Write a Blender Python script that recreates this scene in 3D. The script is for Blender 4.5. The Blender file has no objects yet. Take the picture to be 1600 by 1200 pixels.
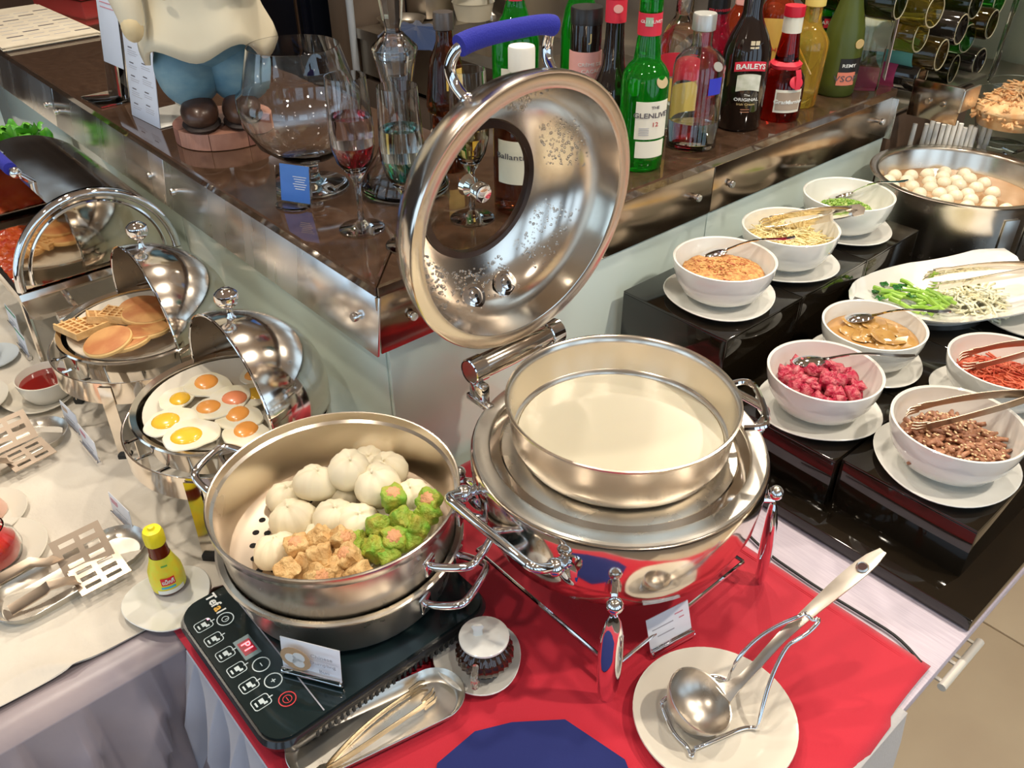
import bpy, bmesh, math, random
from mathutils import Vector, Matrix
random.seed(7)
PI = math.pi
SC = bpy.context.scene
COL = SC.collection

# ------------------------------------------------------------------ camera, world, lights, exposure
CAMZ = 0.96                     # camera height over the buffet table top (z = 0)
RM = ((0.6598, 0.7514, -0.0066), (0.4242, -0.3796, -0.8221), (-0.6203, 0.5396, -0.5692))
FPX = 1336.4                    # focal length in pixels of the 1600 x 1200 frame
cd = bpy.data.cameras.new('camera')
cam = bpy.data.objects.new('camera', cd); COL.objects.link(cam)
cd.sensor_width = 36.0; cd.lens = 36.0 * FPX / 1600.0; cd.clip_start = 0.02; cd.clip_end = 60
r_, d_, f_ = [Vector(v).normalized() for v in RM]
f_ = Vector(RM[2]).normalized(); r_ = (r_ - f_ * r_.dot(f_)).normalized(); u_ = r_.cross(f_)
m3 = Matrix((r_, u_, -f_)).transposed()
cam.matrix_world = Matrix.Translation((0, 0, CAMZ)) @ m3.to_4x4()
SC.camera = cam
SC.view_settings.view_transform = 'Standard'
SC.view_settings.look = 'None'
SC.view_settings.gamma = 1.0
SC.view_settings.use_curve_mapping = False
SC.view_settings.exposure = 0.06
w = bpy.data.worlds.new('daylight'); SC.world = w; w.use_nodes = True
w.node_tree.nodes['Background'].inputs[0].default_value = (0.60, 0.80, 1.0, 1)
w.node_tree.nodes['Background'].inputs[1].default_value = 1.7
CEIL = 1.95
FLOOR = -0.86
LAMPS = [(-0.62, 1.30, .95), (-0.70, 2.25, 1.0), (-1.55, 0.10, 1.15), (-2.5, 0.35, 1.1), (-1.6, 1.35, 1.1),
         (0.25, 0.45, 0.5), (-1.7, 2.3, 1.6), (-0.55, -0.55, 0.7), (-3.3, 1.2, 0.9), (0.50, 1.45, 2.2)]
LAMP_W = 46.0

def at(px, py, z=0.0):
    """point of the plane at height z that shows at pixel (px, py) of the 1600 x 1200 photograph"""
    d = r_ * ((px - 800) / FPX) - u_ * ((py - 600) / FPX) + f_
    t = (z - CAMZ) / d.z
    return Vector((d.x * t, d.y * t, z))
def zat(x, y, py):
    """height over (x, y) that shows at pixel row py"""
    lo, hi = -1.0, 0.93
    for _ in range(40):
        m = (lo + hi) / 2
        p = Vector((x, y, m - CAMZ)); yy = 600 - FPX * p.dot(u_) / p.dot(f_)
        if yy > py: lo = m
        else: hi = m
    return (lo + hi) / 2
def face(x, y): return math.atan2(-x, y)      # turn that points local -Y at the camera's side
CAMROT = math.atan2(r_.y, r_.x)

# ------------------------------------------------------------------ helpers
MATS = {}
def mat(name, col=(.8, .8, .8), rough=.5, metal=0., trans=0., ior=1.45, var=None, bump=None, coat=0., emit=0., sheen=0., sss=0., wave=None, spec=None, alpha=1., rvar=None):
    if name in MATS: return MATS[name]
    m = bpy.data.materials.new(name); m.use_nodes = True; MATS[name] = m
    nt = m.node_tree; b = nt.nodes['Principled BSDF']
    def S(k, v):
        if k in b.inputs: b.inputs[k].default_value = v
    S('Base Color', (*col, 1)); S('Roughness', rough); S('Metallic', metal); S('IOR', ior); S('Transmission Weight', trans)
    S('Coat Weight', coat); S('Coat Roughness', .05); S('Sheen Weight', sheen); S('Alpha', alpha)
    if sss: S('Subsurface Weight', sss); S('Subsurface Radius', (.01, .006, .003)); S('Subsurface Scale', 1.0)
    if spec is not None: S('Specular IOR Level', spec)
    if emit: S('Emission Color', (*col, 1)); S('Emission Strength', emit)
    tc = nt.nodes.new('ShaderNodeTexCoord')
    def noise(scale, detail=4, stretch=None):
        n = nt.nodes.new('ShaderNodeTexNoise'); n.inputs['Scale'].default_value = scale; n.inputs['Detail'].default_value = detail
        if stretch:
            mp = nt.nodes.new('ShaderNodeMapping'); mp.inputs['Scale'].default_value = stretch
            nt.links.new(tc.outputs['Object'], mp.inputs['Vector']); nt.links.new(mp.outputs['Vector'], n.inputs['Vector'])
        else: nt.links.new(tc.outputs['Object'], n.inputs['Vector'])
        return n
    if var:                              # (scale, second colour, stretch, low, high)
        sc, c2 = var[0], var[1]; st = var[2] if len(var) > 2 else None
        lo, hi = (var[3], var[4]) if len(var) > 4 else (.35, .65)
        n = noise(sc, 5, st); r = nt.nodes.new('ShaderNodeValToRGB')
        r.color_ramp.elements[0].position = lo; r.color_ramp.elements[1].position = hi
        r.color_ramp.elements[0].color = (*col, 1); r.color_ramp.elements[1].color = (*c2, 1)
        nt.links.new(n.outputs['Fac'], r.inputs['Fac']); nt.links.new(r.outputs['Color'], b.inputs['Base Color'])
    if rvar:                             # (scale, lo, hi, stretch)
        n = noise(rvar[0], 4, rvar[3] if len(rvar) > 3 else None); mr = nt.nodes.new('ShaderNodeMapRange')
        mr.inputs['From Min'].default_value = .3; mr.inputs['From Max'].default_value = .7
        mr.inputs['To Min'].default_value = rvar[1]; mr.inputs['To Max'].default_value = rvar[2]
        nt.links.new(n.outputs['Fac'], mr.inputs['Value']); nt.links.new(mr.outputs['Result'], b.inputs['Roughness'])
    if bump:                             # (scale, strength, stretch)
        n = noise(bump[0], 4, bump[2] if len(bump) > 2 else None); bp = nt.nodes.new('ShaderNodeBump')
        bp.inputs['Strength'].default_value = bump[1]; bp.inputs['Distance'].default_value = .01
        nt.links.new(n.outputs['Fac'], bp.inputs['Height']); nt.links.new(bp.outputs['Normal'], b.inputs['Normal'])
    return m

class MB:
    def __init__(s): s.v = []; s.f = []
    def add(s, vs, fs):
        o = len(s.v); s.v += [tuple(p) for p in vs]; s.f += [tuple(i + o for i in f) for f in fs]; return s
    def box(s, c, d, rz=0., R=None):
        x, y, z = d[0] / 2, d[1] / 2, d[2] / 2; M = R if R else Matrix.Rotation(rz, 3, 'Z'); c = Vector(c)
        vs = [M @ Vector((a * x, b * y, e * z)) + c for e in (-1, 1) for a, b in ((-1, -1), (1, -1), (1, 1), (-1, 1))]
        return s.add(vs, [(3, 2, 1, 0), (4, 5, 6, 7), (0, 1, 5, 4), (1, 2, 6, 5), (2, 3, 7, 6), (3, 0, 4, 7)])
    def bbox(s, c, d, b=.004, rz=0., R=None):      # box with chamfered edges
        x, y, z = d[0] / 2, d[1] / 2, d[2] / 2; b = min(b, x * .9, y * .9, z * .9)
        M = R if R else Matrix.Rotation(rz, 3, 'Z'); c = Vector(c); bm = bmesh.new()
        bmesh.ops.create_cube(bm, size=1); bmesh.ops.scale(bm, vec=(d[0], d[1], d[2]), verts=bm.verts)
        bmesh.ops.bevel(bm, geom=bm.edges[:], offset=b, segments=2, affect='EDGES', profile=.5)
        bm.verts.ensure_lookup_table(); vs = [M @ v.co + c for v in bm.verts]; fs = [[v.index for v in f.verts] for f in bm.faces]
        bm.free(); return s.add(vs, fs)
    def lathe(s, prof, n=32, c=(0, 0, 0), a0=0., a1=2 * PI, R=None, fr=None):
        full = abs(a1 - a0 - 2 * PI) < 1e-6; k = n if full else n + 1; vs = []; rows = []
        for r, z in prof:
            if r < 1e-6: rows.append([len(vs)]); vs.append(Vector((0, 0, z))); continue
            rows.append(list(range(len(vs), len(vs) + k)))
            for i in range(k):
                a = a0 + (a1 - a0) * i / n; q = fr(a) if fr else 1.
                vs.append(Vector((r * q * math.cos(a), r * q * math.sin(a), z)))
        fs = []
        for A, B in zip(rows, rows[1:]):
            for i in range(n):
                j = (i + 1) % k
                if len(A) == 1 and len(B) == 1: continue
                if len(A) == 1: fs.append((A[0], B[i], B[j]))
                elif len(B) == 1: fs.append((A[i], A[j], B[0]))
                else: fs.append((A[i], A[j], B[j], B[i]))
        c = Vector(c)
        return s.add([(R @ v if R else v) + c for v in vs], fs)
    def tube(s, pts, r, n=8, closed=False, caps=True, sm=2):
        P = [Vector(p) for p in pts]; m = len(P); rr = list(r) if hasattr(r, '__len__') else [r] * m
        if not closed and 4 <= m <= 14:            # round the corners of bent wire
            for _ in range(sm):
                Q = [P[0]]; q_ = [rr[0]]
                for i in range(len(P) - 1):
                    if i: Q.append(P[i].lerp(P[i + 1], .25)); q_.append(rr[i] * .75 + rr[i + 1] * .25)
                    if i < len(P) - 2: Q.append(P[i].lerp(P[i + 1], .75)); q_.append(rr[i] * .25 + rr[i + 1] * .75)
                P = Q + [P[-1]]; rr = q_ + [rr[-1]]
            m = len(P)
        T = []
        for i in range(m):
            a = P[(i - 1) % m] if closed or i else P[0]; b = P[(i + 1) % m] if closed or i < m - 1 else P[-1]
            T.append((b - a).normalized())
        up = Vector((0, 0, 1)) if abs(T[0].z) < .9 else Vector((1, 0, 0)); N = (up - T[0] * up.dot(T[0])).normalized(); vs = []
        for i in range(m):
            N = (N - T[i] * N.dot(T[i])).normalized(); Bn = T[i].cross(N)
            for k in range(n):
                a = 2 * PI * k / n; vs.append(P[i] + (N * math.cos(a) + Bn * math.sin(a)) * rr[i])
        fs = []
        for i in range(m if closed else m - 1):
            for k in range(n):
                a = i * n + k; b = i * n + (k + 1) % n; j = (i + 1) % m
                fs.append((a, b, j * n + (k + 1) % n, j * n + k))
        if caps and not closed: fs += [tuple(range(n))[::-1], tuple((m - 1) * n + k for k in range(n))]
        return s.add(vs, fs)
    def strip(s, pts, wid, th, up=(0, 0, 1), cup=0.):       # flat band swept along pts
        P = [Vector(p) for p in pts]; m = len(P); vs = []; up = Vector(up)
        for i in range(m):
            t = (P[min(i + 1, m - 1)] - P[max(i - 1, 0)]).normalized(); sd = up.cross(t).normalized(); nn = t.cross(sd)
            wv = wid[i] if hasattr(wid, '__len__') else wid
            for k, (a, b) in enumerate(((-1, 0), (0, 0), (1, 0), (1, 1), (0, 1), (-1, 1))):
                vs.append(P[i] + sd * a * wv / 2 + nn * (b * th + (cup * wv if a else 0)))
        fs = []
        for i in range(m - 1):
            for k in range(6): fs.append((i * 6 + k, i * 6 + (k + 1) % 6, (i + 1) * 6 + (k + 1) % 6, (i + 1) * 6 + k))
        fs += [tuple(range(6))[::-1], tuple((m - 1) * 6 + k for k in range(6))]
        return s.add(vs, fs)
    def prism(s, poly, z0, z1, R=None, c=(0, 0, 0)):
        n = len(poly); c = Vector(c); q = [Vector((x, y, z0)) for x, y in poly] + [Vector((x, y, z1)) for x, y in poly]
        return s.add([(R @ v if R else v) + c for v in q], [tuple(range(n))[::-1], tuple(range(n, 2 * n))] + [(i, (i + 1) % n, n + (i + 1) % n, n + i) for i in range(n)])
    def ball(s, c, r, n=16, m=10, sq=(1, 1, 1), R=None):
        p = [(math.sin(PI * i / m), -math.cos(PI * i / m)) for i in range(m + 1)]
        p[0] = (0, -1); p[-1] = (0, 1); o = len(s.v); s.lathe([(a * r, b * r) for a, b in p], n); c = Vector(c)
        for i in range(o, len(s.v)):
            v = Vector(s.v[i]); v = Vector((v.x * sq[0], v.y * sq[1], v.z * sq[2])); v = (R @ v if R else v) + c; s.v[i] = tuple(v)
        return s
    def grid(s, fn, nu, nv):
        vs = [fn(i / nu, j / nv) for j in range(nv + 1) for i in range(nu + 1)]
        return s.add(vs, [(j * (nu + 1) + i, j * (nu + 1) + i + 1, (j + 1) * (nu + 1) + i + 1, (j + 1) * (nu + 1) + i) for j in range(nv) for i in range(nu)])
    def warp(s, fn, o=0):
        for i in range(o, len(s.v)): s.v[i] = tuple(fn(Vector(s.v[i])))
        return s
    def mesh(s, name, material, ang=38, recalc=True):
        me = bpy.data.meshes.new(name); me.from_pydata(s.v, [], s.f)
        if recalc:
            bm = bmesh.new(); bm.from_mesh(me); bmesh.ops.recalc_face_normals(bm, faces=bm.faces); bm.to_mesh(me); bm.free()
        me.materials.append(material); me.shade_smooth(); me.set_sharp_from_angle(angle=math.radians(ang)); me.update(); return me
    def build(s, name, material, parent=None, ang=38, loc=None, rz=0., recalc=True):
        return link(name, s.mesh(name, material, ang, recalc), parent, loc, rz)

def link(name, me, parent=None, loc=None, rz=0.):
    o = bpy.data.objects.new(name, me); COL.objects.link(o)
    if parent: o.parent = parent
    if loc is not None: o.location = loc
    if rz: o.rotation_euler = (0, 0, rz)
    return o
def tag(o, label, cat, group=None, kind=None):
    if label: o['label'] = label
    if cat: o['category'] = cat
    if group: o['group'] = group
    if kind: o['kind'] = kind
    return o
def thing(name, label, cat, loc=(0, 0, 0), rz=0., group=None):
    o = bpy.data.objects.new(name, None); COL.objects.link(o); o.location = loc; o.rotation_euler = (0, 0, rz); o.empty_display_size = .03
    return tag(o, label, cat, group)
def struct(o): o['kind'] = 'structure'; return o
def dup(root, loc, rz=0., label=None, group=None, scale=None):
    r = root.copy(); COL.objects.link(r); r.location = loc; r.rotation_euler = (0, 0, rz)
    if scale: r.scale = (scale, scale, scale)
    if label: r['label'] = label
    if group: r['group'] = group
    for ch in list(root.children):
        c = ch.copy(); COL.objects.link(c); c.parent = r
        for g in list(ch.children):
            d = g.copy(); COL.objects.link(d); d.parent = c
    return r
def aim(o, a, b, up=(0, 0, 1)):              # put o at a with local +X towards b
    a = Vector(a); b = Vector(b); x = (b - a).normalized(); y = Vector(up).cross(x).normalized(); z = x.cross(y)
    o.matrix_world = Matrix.Translation(a) @ Matrix((x, y, z)).transposed().to_4x4(); return o
def text_mesh(s, size, material, bold=0., ext=.0002):
    c = bpy.data.curves.new('lettering', 'FONT'); c.body = s; c.size = size; c.align_x = 'CENTER'; c.align_y = 'CENTER'; c.extrude = ext; c.offset = bold; c.resolution_u = 2
    o = bpy.data.objects.new('lettering', c); COL.objects.link(o); bpy.context.view_layer.update()
    me = bpy.data.meshes.new_from_object(o.evaluated_get(bpy.context.evaluated_depsgraph_get()))
    bpy.data.objects.remove(o); bpy.data.curves.remove(c); me.materials.clear(); me.materials.append(material); me.name = 'lettering'; return me
def text(s, size, material, parent, M4, bold=0.):
    me = text_mesh(s, size, material, bold); me.transform(M4); return link('lettering', me, parent)
def text_round(s, size, R, z, phi, material, parent, bold=0., arch=0.):      # lettering bent round a vertical axis, phi 0 faces local -Y
    me = text_mesh(s, size, material, bold)
    for v in me.vertices:
        a = v.co.x / R + phi; rr = R + v.co.z + .0006; zz = z + v.co.y - arch * v.co.x * v.co.x
        v.co = (rr * math.sin(a), -rr * math.cos(a), zz)
    me.update(); return link('lettering', me, parent)
def arc_label(name, R, z0, z1, phi0, phi1, material, parent, n=12, th=.0007, arch=0.):
    mb = MB(); vs = []
    for i in range(n + 1):
        a = phi0 + (phi1 - phi0) * i / n; x = (a - (phi0 + phi1) / 2) * R; dz = -arch * x * x
        for rr in (R + .0002, R + th):
            for z in (z0 + dz, z1 + dz): vs.append((rr * math.sin(a), -rr * math.cos(a), z))
    fs = []
    for i in range(n):
        o = 4 * i
        for k, l in ((0, 1), (1, 3), (3, 2), (2, 0)): fs.append((o + k, o + l, o + 4 + l, o + 4 + k))
    fs += [(0, 1, 3, 2), (4 * n, 4 * n + 2, 4 * n + 3, 4 * n + 1)]
    return mb.add(vs, fs).build(name, material, parent)
def rnd(a, b): return random.uniform(a, b)
def rrect(w, h, r, n=4):
    out = []
    for cx, cy, a in ((w / 2 - r, h / 2 - r, 0), (-w / 2 + r, h / 2 - r, 90), (-w / 2 + r, -h / 2 + r, 180), (w / 2 - r, -h / 2 + r, 270)):
        for i in range(n + 1):
            t = math.radians(a + 90 * i / n); out.append((cx + r * math.cos(t), cy + r * math.sin(t)))
    return out
def rot2(x, y, a): return x * math.cos(a) - y * math.sin(a), x * math.sin(a) + y * math.cos(a)

# ------------------------------------------------------------------ materials
STEEL = mat('polished_steel', (.82, .75, .67), .10, 1., rvar=(9, .06, .16))
CHROME = mat('chrome', (.86, .86, .88), .04, 1.)
BRUSH = mat('brushed_steel', (.80, .72, .62), .24, 1., rvar=(14, .2, .28))
FASR = mat('brown_steel_dark_reflection', (.46, .36, .27), .16, 1., rvar=(5, .12, .2))  # right fascia's dark reflection of the black risers is put into this tint
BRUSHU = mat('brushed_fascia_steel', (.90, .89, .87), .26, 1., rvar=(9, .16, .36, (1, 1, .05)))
SATIN = mat('matt_steel', (.72, .68, .61), .30, 1., rvar=(20, .24, .38))
DSTEEL = mat('worn_spatula_steel', (.48, .39, .31), .36, 1., rvar=(25, .3, .44))
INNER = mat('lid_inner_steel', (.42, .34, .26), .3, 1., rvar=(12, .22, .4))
CHINA = mat('white_china', (.80, .79, .74), .12, coat=.6, bump=(6, .01))
CHINAB = mat('grey_blue_china', (.62, .68, .72), .15, coat=.5)
CREAM = mat('cream_china', (.74, .69, .59), .15, coat=.5)
BLACKG = mat('black_glass_board', (.010, .007, .004), .05, coat=.35, rvar=(30, .03, .09), spec=.65)
GLASS = mat('clear_glass', (.97, .99, .98), .0, 0, 1., 1.45)
CRYST = mat('crystal_glass', (.98, .99, 1.), .0, 0, 1., 1.5)
ACRYL = mat('clear_acrylic', (.96, .98, .98), .02, 0, 1., 1.3)
RED = mat('red_cotton', (.56, .008, .030), .75, sheen=.35, bump=(700, .12), var=(3, (.48, .006, .024)))
BLUEC = mat('navy_felt', (.012, .020, .14), .85, sheen=.05, bump=(600, .12))
CREAMC = mat('cream_tablecloth', (.72, .67, .58), .85, bump=(34, .3), var=(5, (.62, .57, .50)))
LILAC = mat('lilac_grey_satin', (.36, .30, .32), .33, sheen=.2, bump=(12, .1), var=(6, (.25, .22, .26)))
PALES = mat('pale_blue_satin', (.47, .48, .57), .36, sheen=.2, bump=(9, .1))
WOODL = mat('lilac_white_woodgrain', (.62, .55, .62), .45, var=(30, (.52, .45, .53), (.8, 22, 10)), bump=(60, .05, (.8, 20, 10)))
RUBBER = mat('black_rubber', (.02, .02, .02), .6)
BLKPL = mat('black_plastic', (.015, .015, .016), .25, coat=.3)
WHITEP = mat('white_print', (.80, .82, .80), .5)
DARKP = mat('dark_print', (.10, .09, .11), .6)
GREYP = mat('grey_print', (.40, .40, .45), .6)
PAPER = mat('white_card', (.82, .84, .90), .5)
GOLDP = mat('gold_print', (.75, .55, .25), .4, .3)
# ------------------------------------------------------------------ room shell
TILE = mat('beige_floor_tile', (.76, .60, .40), .35, var=(4, (.70, .54, .36)), bump=(40, .02))
GROUT = mat('brown_grout', (.26, .20, .14), .8)
fl = struct(MB().box((-1.4, .6, FLOOR - .05), (9.4, 9.4, .1)).build('floor', GROUT))
o0 = at(1552, 985, FLOOR); TS = .60
tile_me = MB().bbox((0, 0, 0), (TS - .006, TS - .006, .012), .002).mesh('floor_tile', TILE)
for i in range(-2, 3):
    for j in range(-3, 5):
        x = .10 + (i + .5) * TS; y = o0.y + (j + .5) * TS
        if x < 1.3 and -1.5 < y < 4.0: link('floor_tile', tile_me, fl, (x, y, FLOOR + .003))
CEILM = mat('tan_ceiling', (.62, .46, .33), .8)
struct(MB().box((-1.4, .6, CEIL + .2), (9.4, 9.4, .1)).build('ceiling', CEILM))
BROWNW = mat('dark_brown_wall', (.10, .062, .042), .5, var=(3, (.14, .09, .06)))
BEIGEW = mat('warm_beige_wall', (.42, .34, .26), .6, var=(2, (.38, .30, .23)))
struct(MB().box((-1.4, 4.3, .55), (9.4, .1, 2.9)).build('wall_back', BEIGEW))
struct(MB().box((-6.0, .6, .55), (.1, 7.6, 2.9)).build('wall_left', BROWNW))
# window sides behind the photographer: piers between windows, added for dark steel reflections
k = 0
for y0, y1 in ((-3.2, -2.4), (-.9, -.55), (.95, 1.3), (2.8, 4.25)):
    struct(MB().box((3.2, (y0 + y1) / 2, .55), (.2, y1 - y0, 2.9)).build('wall_right' if k == 0 else 'wall_right_added_pier', BROWNW)); k += 1
k = 0
for x0, x1 in ((-6, -4.6), (-3.1, -2.7), (-1.1, -.7), (1.1, 1.5), (2.8, 3.2)):
    struct(MB().box(((x0 + x1) / 2, -3.2, .55), (x1 - x0, .2, 2.9)).build('wall_front' if k == 0 else 'wall_front_added_pier', BROWNW)); k += 1
struct(MB().box((3.2, .5, -.55), (.22, 7.4, .6)).build('trim_1', BROWNW))
struct(MB().box((-1.4, -3.2, -.55), (9.2, .22, .6)).build('trim_2', BROWNW))
# ceiling downlights
LENS = mat('lamp_lens', (1., .84, .62), .4, emit=14.)
RINGM = mat('white_lamp_ring', (.8, .8, .78), .4)
PLACE = ['over the pickle bowls', 'over the stock pot', 'over the round chafers', 'over the roll top chafer', 'over the spirit bottles', 'over the red cloth', 'over the sink', 'over the satin skirt', 'over the far counter', 'over the tiled aisle']
for (x, y, k), pl in zip(LAMPS, PLACE):
    t = thing('downlight', 'round recessed ceiling downlight ' + pl, 'ceiling lamp', (x, y, CEIL + .15), group='ceiling downlights')
    MB().lathe([(.055, 0), (.075, -.004), (.08, 0), (.08, .02), (.055, .02), (.055, 0)], 24).build('lamp_ring', RINGM, t)
    MB().lathe([(0, .004), (.05, .004), (.05, .012), (0, .012)], 24).build('lamp_lens', LENS, t)
    ld = bpy.data.lights.new('downlight_bulb', 'SPOT'); ld.energy = LAMP_W * k; ld.color = (1., .89, .74); ld.spot_size = math.radians(125); ld.spot_blend = .7; ld.shadow_soft_size = .045
    lo = bpy.data.objects.new('downlight_bulb', ld); COL.objects.link(lo); lo.parent = t; lo.location = (0, 0, -.03)

# ------------------------------------------------------------------ bar counter
BZ = .385
C0 = at(587, 449, BZ); BU, BV = C0.x, C0.y            # the near corner
BAR_D = .47
BARTOP = mat('dark_brown_stone', (.052, .028, .017), .06, coat=.8, var=(60, (.075, .042, .026)), rvar=(8, .04, .10))
GLASSL = mat('pale_green_back_glass', (.66, .76, .66), .10, coat=.6, var=(1.2, (.60, .72, .70)))
bar = thing('bar_counter', 'L-shaped bar counter with dark brown top, steel band and pale green glass front', 'counter', (BU, BV, 0))
FAR_U, FAR_V = -3.2, at(1405, 138, BZ).y - BV
def slab(poly, z0, z1, name, m, b=.003):
    bm = bmesh.new(); vs = [bm.verts.new((x, y, z0)) for x, y in poly]; f = bm.faces.new(vs)
    ex = bmesh.ops.extrude_face_region(bm, geom=[f]); bmesh.ops.translate(bm, vec=(0, 0, z1 - z0), verts=[g for g in ex['geom'] if isinstance(g, bmesh.types.BMVert)])
    bmesh.ops.recalc_face_normals(bm, faces=bm.faces); bmesh.ops.bevel(bm, geom=bm.edges[:], offset=b, segments=1, affect='EDGES')
    me = bpy.data.meshes.new(name); bm.to_mesh(me); bm.free(); me.materials.append(m); return link(name, me, bar)
g = .0012
slab([(FAR_U, 0), (-g, 0), (-BAR_D - g, BAR_D), (FAR_U, BAR_D)], BZ - .02, BZ, 'top_slab', BARTOP)
slab([(0, g), (0, FAR_V), (-BAR_D, FAR_V), (-BAR_D, BAR_D + g)], BZ - .02, BZ, 'top_slab', BARTOP)
def fascia(a, b, bolts, left):
    """steel band from a to b along the counter edge, with its bolts"""
    L = abs(b - a); c = (a + b) / 2
    mb = MB()
    if left: mb.bbox((c, .006, .3175), (L - .002, .004, .095), .0008)
    else: mb.bbox((-.006, c, .3175), (.004, L - .002, .095), .0008)
    if left: mb.warp(lambda v: Vector((v.x, v.y - (.365 - v.z) * .14, v.z)))
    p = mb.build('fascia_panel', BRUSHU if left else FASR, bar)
    for q in bolts:
        R = Matrix.Rotation(PI / 2, 3, 'X') if left else Matrix.Rotation(PI / 2, 3, 'Y')
        MB().lathe([(0, .012), (.0062, .012), (.0074, .0105), (.0074, .004), (.005, .0035), (.005, -.002), (0, -.002)], 14, (q, -.003, .318) if left else (-.004, q, .318), R=R).build('bolt', CHROME, p)
def pu(px, py): return at(px, py, .318).x - BU
def pv(px, py): return at(px, py, .318).y - BV
s1 = (pu(252, 270) + pu(281, 297)) / 2; s2 = (pu(82, 162) + pu(101, 172)) / 2
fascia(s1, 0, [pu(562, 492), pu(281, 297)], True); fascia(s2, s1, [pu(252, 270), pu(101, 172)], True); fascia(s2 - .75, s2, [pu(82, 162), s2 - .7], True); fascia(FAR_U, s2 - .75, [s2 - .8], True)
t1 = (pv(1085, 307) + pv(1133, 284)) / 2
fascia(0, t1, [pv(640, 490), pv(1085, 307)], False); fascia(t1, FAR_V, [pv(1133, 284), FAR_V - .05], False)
for a, b in ((s1, -.016), (s2, s1), (s2 - .75, s2), (FAR_U, s2 - .75)): MB().bbox(((a + b) / 2, .018, -.155), (b - a - .003, .008, .85), .001).build('glass_panel', GLASSL, bar)
for a, b in ((.014, t1), (t1, FAR_V)): MB().bbox((-.012, (a + b) / 2, -.155), (.008, b - a - .003, .85), .001).build('glass_panel', GLASSL, bar)
MB().box((FAR_U / 2 - .03, BAR_D / 2 + .02, -.25), (-FAR_U - .06, BAR_D - .06, 1.2)).build('carcass', BROWNW, bar)
MB().box((-BAR_D / 2 - .01, FAR_V / 2 + .02, -.25), (BAR_D - .06, FAR_V - .06, 1.2)).build('carcass', BROWNW, bar)
MB().bbox((-.1, FAR_V - .004, .315), (.22, .004, .095), .0008).build('end_plate', BRUSHU, bar)

# ------------------------------------------------------------------ tables, cabinet and cloths
V1, V2, UE = .163, .80, -.170          # centre table: left side, right side, near edge
UL = -.872                             # near edge of the left table
WOODT = mat('plain_table_wood', (.35, .26, .17), .5)
def table(name, label, x0, x1, y0, y1):
    t = thing(name, label, 'table', ((x0 + x1) / 2, (y0 + y1) / 2, FLOOR))
    h = -FLOOR - .006; w_, d_2 = x1 - x0, y1 - y0
    MB().bbox((0, 0, h - .015), (w_, d_2, .03), .004).build('table_top', WOODT, t)
    for sx in (-1, 1):
        for sy in (-1, 1): MB().box((sx * (w_ / 2 - .06), sy * (d_2 / 2 - .06), (h - .03) / 2), (.05, .05, h - .03)).build('leg', WOODT, t)
    return t
table('buffet_table', 'long buffet table under the cream cloth along the bar front', -3.6, UL, -.75, BV - .004)
table('serving_table', 'square serving table under the red cloth holding the soup chafer', UL + .002, UE, V1, V2 - .002)
def skirt(name, label, p0, p1, nrm, m, amp, ztop=0.0, n=420, freq=7., top=0.07, zb=FLOOR + .02, seed=0, cat='table skirt'):
    """cloth lying a little on the table top and falling to the floor in folds; p0-p1 is the table edge, nrm points outward"""
    p0, p1, nv = Vector(p0), Vector(p1), Vector(nrm); rs = [random.Random(seed).uniform(0, 6) for _ in range(4)]
    ln = (p1 - p0).length; mv = 16
    def fn(a, b):
        k = b * (mv + 3)
        q = p0.lerp(p1, a)
        if k < 2: return q - nv * top * (1 - k / 2) + Vector((0, 0, ztop))
        if k < 3.01: return q + nv * .006 + Vector((0, 0, ztop - .004 * (k - 2)))
        d = (k - 3) / mv; s = a * ln
        ph = (s + .25 * d * s) * freq + rs[0] + .35 * math.sin(s * 9 + rs[1]); p_ = ph % 1.0
        f = (p_ / .86 if p_ < .86 else (1 - p_) / .14) * 1.7 - 1 + .25 * math.sin(s * 60 + rs[2] + 6 * d) * (.3 + d)
        return q + nv * (.008 + amp * min(1, d * 9) * (1 + f)) + Vector((0, 0, ztop - .004 + (zb - ztop) * d))
    mb = MB(); mb.grid(fn, n, mv + 3)
    o = mb.build(name, m, ang=180, recalc=False); tag(o, label, cat)
    sd = o.modifiers.new('thickness', 'SOLIDIFY'); sd.thickness = .0015; sd.offset = 1
    return o
skirt('table_skirt', 'lilac grey satin skirt hanging from the cream buffet table', (UL, -.75, 0), (UL, V1 - .004, 0), (1, 0, 0), LILAC, .030, ztop=.0015, freq=13., top=.1, seed=3)
skirt('table_skirt', 'pale blue satin skirt falling beside the induction hob', (UL + .01, V1, 0), (UE, V1, 0), (0, -1, 0), PALES, .022, ztop=.0012, freq=15., top=.05, seed=5)
skirt('table_skirt', 'white cotton skirt hanging below the red cloth by the tiled aisle', (UE, V1, 0), (UE, V2, 0), (1, 0, 0), mat('white_cotton', (.60, .57, .55), .8, bump=(200, .1)), .006, ztop=.0012, freq=3., top=.05, seed=8)
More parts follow.
